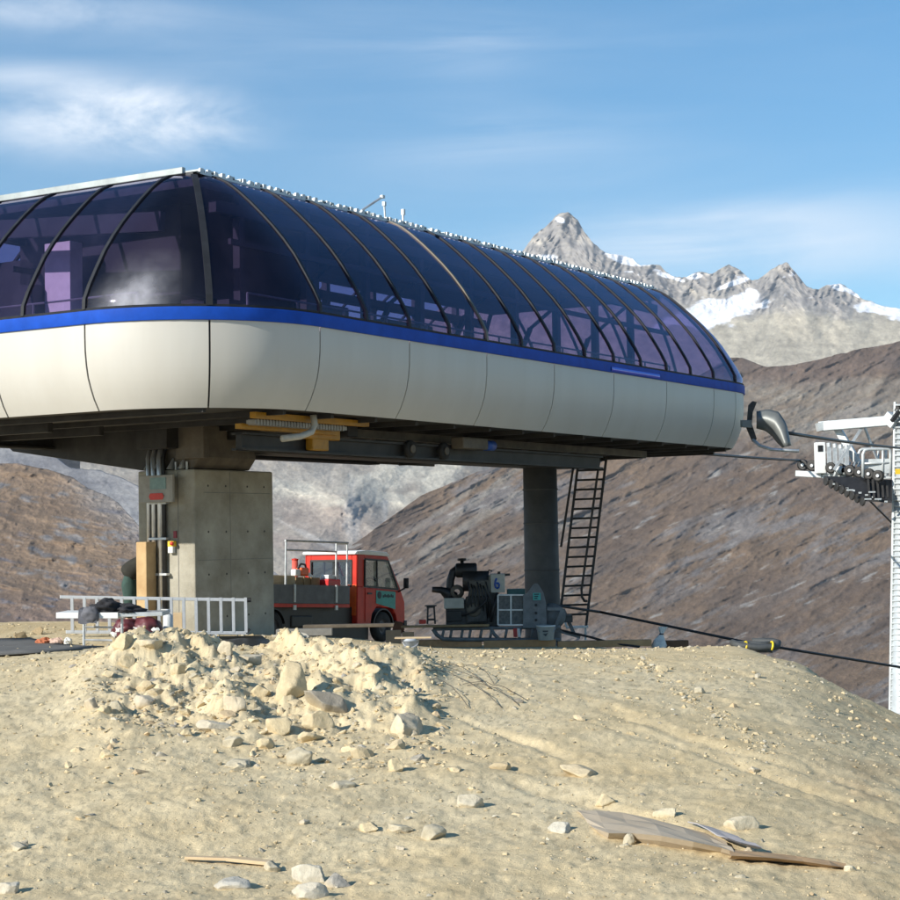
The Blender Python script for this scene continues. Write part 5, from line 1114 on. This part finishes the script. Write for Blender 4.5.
mb = MB(); mb.bar(Q(821, 426.5, D_), Q(899, 420), .46, .46); arm = obj('cross_arm', mb, GALVW, tow, bevel=.03)
for p_, q_, w_, h_ in ((Q(822, 422, D_-.1), Q(824, 430, D_-.1), .6, .55), (Q(888, 416, .3), Q(897, 424, 0), .7, .5)): mb = MB(); mb.bar(p_, q_, w_, h_); obj('arm_flange', mb, GALVW, arm)
mb = MB(); mb.bar(Q(892, 421, -.5), Q(899, 411, -.3), .16); mb.tube([Q(897, 412), Q(899, 406)], .18, 8); obj('arm_bracket', mb, STEELD, arm)
mb = MB(); mb.bar(Q(837, 428, D_-.2), Q(858, 463, D_-.6), .34, .34); obj('hanger_strut', mb, GALVW, tow, bevel=.02)
mb = MB(); mb.bar(Q(863, 426, 1.5), Q(834, 470, 1.5), .12); mb.bar(Q(864, 426, 1.7), Q(879, 464, 2.2), .09); mb.bar(Q(845, 448, 2.6), Q(837, 474, 2.2), .1); obj('brace', mb, GALV, tow)
# sheave train: wheels below, carrier plates, end box
sh = MB()
ctr = [(800+k_*9.4, 465+.5*k_**1.25+.12*k_**1.7, D_+1.0-k_*.55) for k_ in range(9)]
for k_, (x, y, dy) in enumerate(ctr):
    mb = MB(); r_ = .27; mb.lathe(Q(x+3, y, dy-.1), [(0, -.09), (r_*.7, -.09), (r_, -.1), (r_*.86, 0), (r_, .1), (r_*.7, .09), (0, .09)], 18, ((.86, -.5, 0), (0, 0, 1), (.5, .86, 0)))
    s_ = obj('sheave', mb, STEELD if k_ else BLACK, tow, True)
    mb = MB(); mb.lathe(Q(x+3, y, dy-.15), [(0, -.13), (.07, -.13), (.09, -.1)], 10, ((.86, -.5, 0), (0, 0, 1), (.5, .86, 0))); obj('sheave_cap', mb, GALV, s_)
mb = MB(); mb.bar(Q(798, 473.5, D_+1), Q(824, 475, D_), .5, .28); mb.bar(Q(824, 476, D_), Q(850, 477, D_-1), .4, .22); obj('catcher_rail', mb, GALVW, tow, bevel=.02)
mb = MB(); p = Q(820, 458, D_-.3); mb.box(p, (.46, .5, 1.5)); bxo = obj('sheave_box', mb, ROOFW, tow, bevel=.03); mb = MB(); mb.box(p+np.array([-.02, -.26, .45]), (.24, .03, .3)); obj('dark_window', mb, BLACK, bxo)
for k_ in range(4):
    x = 829+k_*5.8; mb = MB(); mb.bar(Q(x, 446+k_*.8, D_-.6-k_*.2), Q(x+.8, 474+k_*.8, D_-.6-k_*.2), .2, .16); mb.lathe(Q(x, 445+k_*.8, D_-.6-k_*.2), [(.12, -.1), (.12, .1), (0, .12)], 8); obj('carrier_plate', mb, GALV, tow)
mb = MB()
for k_ in range(5): x = 840+k_*5; mb.bar(Q(x, 462, D_-1), Q(x-6, 477+k_*.6, D_-1.2), .1); mb.lathe(Q(x, 470+k_*.7, D_-1.4), [(0, -.1), (.2, -.1), (.2, .1), (0, .1)], 12, ((1, 0, 0), (0, 0, 1), (0, 1, 0)))
obj('rocker_links', mb, GALVW, tow, True)
# platform with round-cornered railing and dark grating beneath
mb = MB(); mb.prism([Q(858, 478, .6), Q(891, 476, .3), Q(891, 476, 3.2), Q(858, 477, 3.2)], (0, 0, -.12)); mb.bar(Q(864, 465, .5), Q(891, 464.5, .3), .1, .55); mb.bar(Q(864, 471, .5), Q(891, 470, .3), .1, .3); obj('platform', mb, GALVW, tow, bevel=.015)
for xs, dy in (((863, 868, 888.5, 890.5), .3), ((858.5, 862, 884, 886), 2.6)):
    x0, x1, x2, x3 = xs; mb = MB(); mb.tube([Q(x0, 477, dy), Q(x0, 454, dy), Q(x0+1.5, 450.5, dy), Q(x1, 449.3, dy), Q(x2-1, 448.8, dy), Q(x3-.6, 450, dy), Q(x3, 454, dy), Q(x3, 476, dy)], .075, 8)
    mb.tube([Q(x0, 463.5, dy), Q(x3, 463, dy)], .055, 6); mb.tube([Q((x0+x3)/2+6, 449, dy), Q((x0+x3)/2+6, 476, dy)], .055, 6); obj('railing', mb, GALVW, tow, True)
mb = MB(); g0 = [Q(824, 478, 1.6), Q(846, 489, .4), Q(862, 501, -.4), Q(892, 503, -.8), Q(892, 482, .3), Q(858, 479.5, .6)]
mb.prism(g0, (0, 0, .1)); obj('grating', mb, BLACK, tow)
mb = MB()
for k_ in range(8):
    x = 826+k_*5.2; y = 481+k_*2.9; mb.lathe(Q(x, y, 1.2-k_*.3), [(0, -.05), (.2, -.05), (.23, 0), (.2, .05), (0, .05)], 12, ((.3, -.95, 0), (0, 0, 1), (.95, .3, 0)))
obj('lower_rollers', mb, STEELD, tow)
mb = MB()
for k_ in range(9):
    x = 834+k_*6.5; y = 484+k_*2.2; mb.box(Q(x, y, .7-k_*.2), (.12, .12, .08))
for x, y in ((868, 499), (878, 499), (850, 490), (872, 492)): mb.box(Q(x, y, -1.2), (.3, .1, .06))
obj('grating_bolts', mb, GALVW, tow)
for k_ in range(5):
    mb = MB(); x = 868+k_*4.6; mb.bar(Q(x, 480, .1), Q(x+1.5, 498, -.6), .1); obj('grating_strut', mb, STEELD, tow)
mb = MB(); mb.box(Q(899, 471.5, -1.0), (.35, .03, .25)); obj('yellow_plate', mb, YELP, tow)

# ------------------------------------------------------------------ ropes
def rope(name, pts, r, label, sag=0.):
    P = []
    for (p, q) in zip(pts, pts[1:]):
        for t in np.linspace(0, 1, 14): z = p+(q-p)*t; P.append(z-np.array([0, 0, sag*4*t*(1-t)]))
    single(name, MB().tube(P, r, 8), ROPE, label, 'rope', P[0], smooth=True)
rope('haul_rope', [at(785, 432.5, YF-.5), at(900, 448, 103), at(990, 462, 130)], .066, 'upper haul rope running from the funnel on the station past the tower', .05)
rope('haul_rope', [st(26, W_-2.5, 4.62), at(690, 452.6, 86), at(800, 460.5, (YP+D_+1)*TWS), at(838, 468, (YP+D_)*TWS)], .068, 'lower haul rope running from under the station to the sheave train', .03)
rope('haul_rope', [at(838, 468, (YP+D_)*TWS), at(862, 493, YP*TWS), at(895, 526, (YP+12)*TWS), at(960, 600, (YP+45)*TWS)], .065, 'haul rope dropping steeply below the grating of the tower')
rope('winch_rope', [Wp(548, 606, .4)+wb_, Wp(553, 605, .6)+wb_, at(600, 612, 64), at(740, 641, 62), at(800, 651, 62), at(893, 666, 66), at(960, 676, 70)], .045, 'thin dark winch rope stretched from the drum out past the crest of the slope')
rope('guy_rope', [Wp(560, 630, .4)+wb_, Wp(590, 637, .2)+wb_, Wp(611, 643, .0)+wb_, Wp(640, 647, -.1)+wb_], .04, 'short dark rope from the winch bracket down to the timber')

# ------------------------------------------------------------------ foreground litter
def slope_sheet(name, top, label, m_, fold=.09, cat='cardboard', lift=.05):
    """top: list of (far px, far py, near px, near py, lift far, lift near) along its length"""
    A, B, Cc = [], [], []
    for fx, fy, nx_, ny, l0, l1 in top:
        p = ground_px(fx, fy); q = ground_px(nx_, ny)
        A.append(p+np.array([0, 0, l0])); B.append(q+np.array([0, 0, l1])); Cc.append(q+np.array([.0, .22, l1-min(fold, l1+.01)]))
    rows = [A]
    for t in (.25, .5, .75): rows.append([a+(b-a)*t+np.array([0, 0, .02*sin(i*1.7+t*5)]) for i, (a, b) in enumerate(zip(A, B))])
    rows += [B, [(b+c)/2+np.array([0, -.025, 0]) for b, c in zip(B, Cc)], Cc]
    o = single(name, MB().grid(rows), m_, label, cat, np.mean(A+B, 0), smooth=False)
    sd = o.modifiers.new('thick', 'SOLIDIFY'); sd.thickness = .012; return o
slope_sheet('cardboard_sheet', [(577, 812, 592, 829, .02, .02), (596, 813, 609, 843, .03, .10), (622, 817, 633, 845, .05, .12), (650, 823, 662, 849, .05, .13), (680, 831, 694, 854, .05, .12), (706, 838, 722, 858, .05, .1), (726, 845, 734, 860, .04, .08)], 'long weathered cardboard sheet with a folded front edge on the slope', CARD, .13)
slope_sheet('cardboard_sheet', [(688, 826, 728, 850, .05, .12), (712, 832, 742, 853, .05, .1), (738, 840, 762, 857, .04, .09)], 'greyish flap of cardboard raised behind the torn end of the long sheet', mat('grey_card', (.34, .32, .32), .85, var=.1), .05)
slope_sheet('cardboard_sheet', [(728, 854, 732, 862, .04, .06), (762, 857, 768, 866, .05, .08), (796, 860, 804, 869, .04, .07), (826, 863, 832, 871, .03, .05), (846, 867, 846, 871, .02, .03)], 'narrow brown strip of torn cardboard trailing off from the long sheet', mat('brown_card', (.33, .22, .12), .85, var=.15), .07)
P0, P1 = ground_px(186, 861), ground_px(271, 867); mb = MB(); m_ = (P0+P1)/2
mb.bar(P0+(0, 0, .035), m_+(0, 0, .05), .09, .03); mb.bar(m_+(0, .02, .05), P1+(0, 0, .04), .13, .035); single('wooden_lath', mb, WOODP, 'pale split wooden lath half buried near the bottom of the slope', 'lath', m_, bevel=.005)
mb = MB(); rr = random.Random(4)
for k_ in range(7):
    x0, y0 = rr.uniform(428, 470), rr.uniform(664, 690); x1, y1 = x0+rr.uniform(25, 75), y0+rr.uniform(10, 45); pts = []
    for t in np.linspace(0, 1, 12):
        p = ground_px(x0+(x1-x0)*t, y0+(y1-y0)*t**1.3); pts.append(p+np.array([0, 0, .015+sin(pi*t)*rr.uniform(.08, .13)]))
    mb.tube(pts, .0055, 5)
single('wire_tangle', mb, mat('rusty_wire', (.06, .05, .04), .7), 'tangle of thin dark wires on the sand right of the heap', 'wire', ground_px(480, 695), smooth=True)

# ------------------------------------------------------------------ light, sky, camera
SUN_AZ = atan2(-.8, -.6); EL = radians(26.5)          # direction to the sun: left of and behind the camera
sd_ = Vector((sin(SUN_AZ)*cos(EL), cos(SUN_AZ)*cos(EL), sin(EL)))
sl = bpy.data.lights.new('sun', 'SUN'); sl.energy = 5.; sl.angle = radians(.5); sl.color = (1, .95, .855)
so = bpy.data.objects.new('sun', sl); COL.objects.link(so); so.rotation_euler = sd_.to_track_quat('Z', 'Y').to_euler(); so.location = (-20, -20, 40)
wd = bpy.data.worlds.new('World'); SC.world = wd; wd.use_nodes = True
nt = wd.node_tree; N = nt.nodes; K = nt.links; N.clear()
ow = N.new('ShaderNodeOutputWorld'); bg = N.new('ShaderNodeBackground'); bg.inputs['Strength'].default_value = .1
sky = N.new('ShaderNodeTexSky'); sky.sky_type = 'NISHITA'; sky.sun_disc = False; sky.sun_elevation = EL; sky.sun_rotation = SUN_AZ % (2*pi)
sky.altitude = 1200; sky.air_density = 1.0; sky.dust_density = .1; sky.ozone_density = 2.2
tc = N.new('ShaderNodeTexCoord')
def wm(op, a, b=None, clamp=False):
    n_ = N.new('ShaderNodeMath'); n_.operation = op; n_.use_clamp = clamp
    for i, x in enumerate((a, b)):
        if x is None: continue
        if isinstance(x, (int, float)): n_.inputs[i].default_value = x
        else: K.new(x, n_.inputs[i])
    return n_.outputs[0]
def wnoise(sc3, scale, det, rough, dist=0., loc=(0, 0, 0), rot=(0, 0, 0)):
    mp = N.new('ShaderNodeMapping'); mp.inputs['Scale'].default_value = sc3; mp.inputs['Location'].default_value = loc; mp.inputs['Rotation'].default_value = rot
    K.new(tc.outputs['Generated'], mp.inputs['Vector']); n_ = N.new('ShaderNodeTexNoise'); n_.inputs['Scale'].default_value = scale; n_.inputs['Detail'].default_value = det
    n_.inputs['Roughness'].default_value = rough; n_.inputs['Distortion'].default_value = dist; K.new(mp.outputs[0], n_.inputs['Vector']); return n_.outputs['Fac']
def lobe(px, py, rx, ry):                 # soft elliptical region of sky around a direction
    d = at(px, py, 100.)-EYE; d = d/np.linalg.norm(d); e1 = np.cross(d, (0, 0, 1)); e1 /= np.linalg.norm(e1); e2 = np.cross(e1, d)
    tot = None
    for e, r in ((e1, rx), (e2, ry)):
        vm = N.new('ShaderNodeVectorMath'); vm.operation = 'DOT_PRODUCT'; K.new(tc.outputs['Generated'], vm.inputs[0]); vm.inputs[1].default_value = tuple(e*FPX/r)
        q = wm('MULTIPLY', vm.outputs['Value'], vm.outputs['Value']); tot = q if tot is None else wm('ADD', tot, q)
    return wm('POWER', 2.718, wm('MULTIPLY', tot, -1.))
n1 = wnoise((1, 1, 5.5), 5.5, 9, .62, .6, rot=(0, .12, 0)); n2 = wnoise((1, 1, 2.3), 13., 10, .66, .25); n3 = wnoise((1, 1, 9), 4., 8, .65, 1.1, (3, 1, 0), (0, -.15, 0))
cir = wm('MULTIPLY', wm('SUBTRACT', n1, .47), 1.5, True)
cl = wm('MULTIPLY', cir, .1)
for (x, y, rx, ry, s_, nn) in ((85, 122, 105, 29, 1.0, n2), (185, 122, 60, 26, .85, n2), (120, 98, 70, 16, .4, n2), (20, 75, 80, 14, .5, n1), (300, 40, 330, 38, .18, n3), (470, 55, 60, 35, .1, n3), (500, 150, 160, 40, .25, n3), (830, 240, 150, 40, .45, n1), (650, 250, 160, 30, .55, n3), (700, 215, 120, 14, .3, n1), (40, 10, 120, 18, .5, n2)):
    cl = wm('ADD', cl, wm('MULTIPLY', wm('MULTIPLY', lobe(x, y, rx, ry), wm('MULTIPLY', wm('SUBTRACT', nn, .27), 2.6, True)), s_))
cl = wm('MINIMUM', wm('MAXIMUM', cl, 0.), .92)
mx = N.new('ShaderNodeMix'); mx.data_type = 'RGBA'; K.new(cl, mx.inputs['Factor']); hs = N.new('ShaderNodeHueSaturation'); hs.inputs['Saturation'].default_value = 1.32; hs.inputs['Hue'].default_value = .491; K.new(sky.outputs[0], hs.inputs['Color']); K.new(hs.outputs[0], mx.inputs['A']); mx.inputs['B'].default_value = (7.2, 7.7, 8.3, 1)
K.new(mx.outputs['Result'], bg.inputs['Color']); K.new(bg.outputs[0], ow.inputs[0])

cd = bpy.data.cameras.new('camera'); cam = bpy.data.objects.new('camera', cd); COL.objects.link(cam)
cd.sensor_width = 36; cd.lens = 36*FPX/900; cd.clip_start = .1; cd.clip_end = 60000
cam.matrix_world = Matrix(((RT[0], UP[0], -FW[0], EYE[0]), (RT[1], UP[1], -FW[1], EYE[1]), (RT[2], UP[2], -FW[2], EYE[2]), (0, 0, 0, 1)))
SC.camera = cam
SC.view_settings.view_transform = 'Standard'; SC.view_settings.look = 'None'; SC.view_settings.exposure = .62; SC.view_settings.gamma = 1
try: SC.view_settings.use_curve_mapping = False
except Exception: pass
SC.render.engine = 'CYCLES'
SC.cycles.max_bounces = 8; SC.cycles.transparent_max_bounces = 12; SC.cycles.use_denoising = True

hz = MB(); hz.lo(-11800, 11800, -11800, 11800, -800, 2300); ho = kind(obj('haze', hz, bpy.data.materials.new('haze')), 'stuff')
hm = ho.data.materials[0]; hm.use_nodes = True; hn = hm.node_tree; hn.nodes.clear()
hv = hn.nodes.new('ShaderNodeVolumePrincipled'); hv.inputs['Color'].default_value = (.86, .90, 1, 1); hv.inputs['Density'].default_value = HAZE; hv.inputs['Anisotropy'].default_value = .2
hn.links.new(hv.outputs[0], hn.nodes.new('ShaderNodeOutputMaterial').inputs['Volume'])
# ------------------------------------------------------------------ survey units to metres
done = set()
for o in bpy.data.objects:
    o.location = Vector(o.location)*S
    if o.type == 'MESH' and o.data.name not in done:
        done.add(o.data.name); o.data.transform(Matrix.Scale(S, 4))
        if len(o.data.skin_vertices):
            for v in o.data.skin_vertices[0].data: v.radius = (v.radius[0]*S, v.radius[1]*S)
    for m_ in o.modifiers:
        if m_.type == 'BEVEL': m_.width *= S
        if m_.type == 'SOLIDIFY': m_.thickness *= S
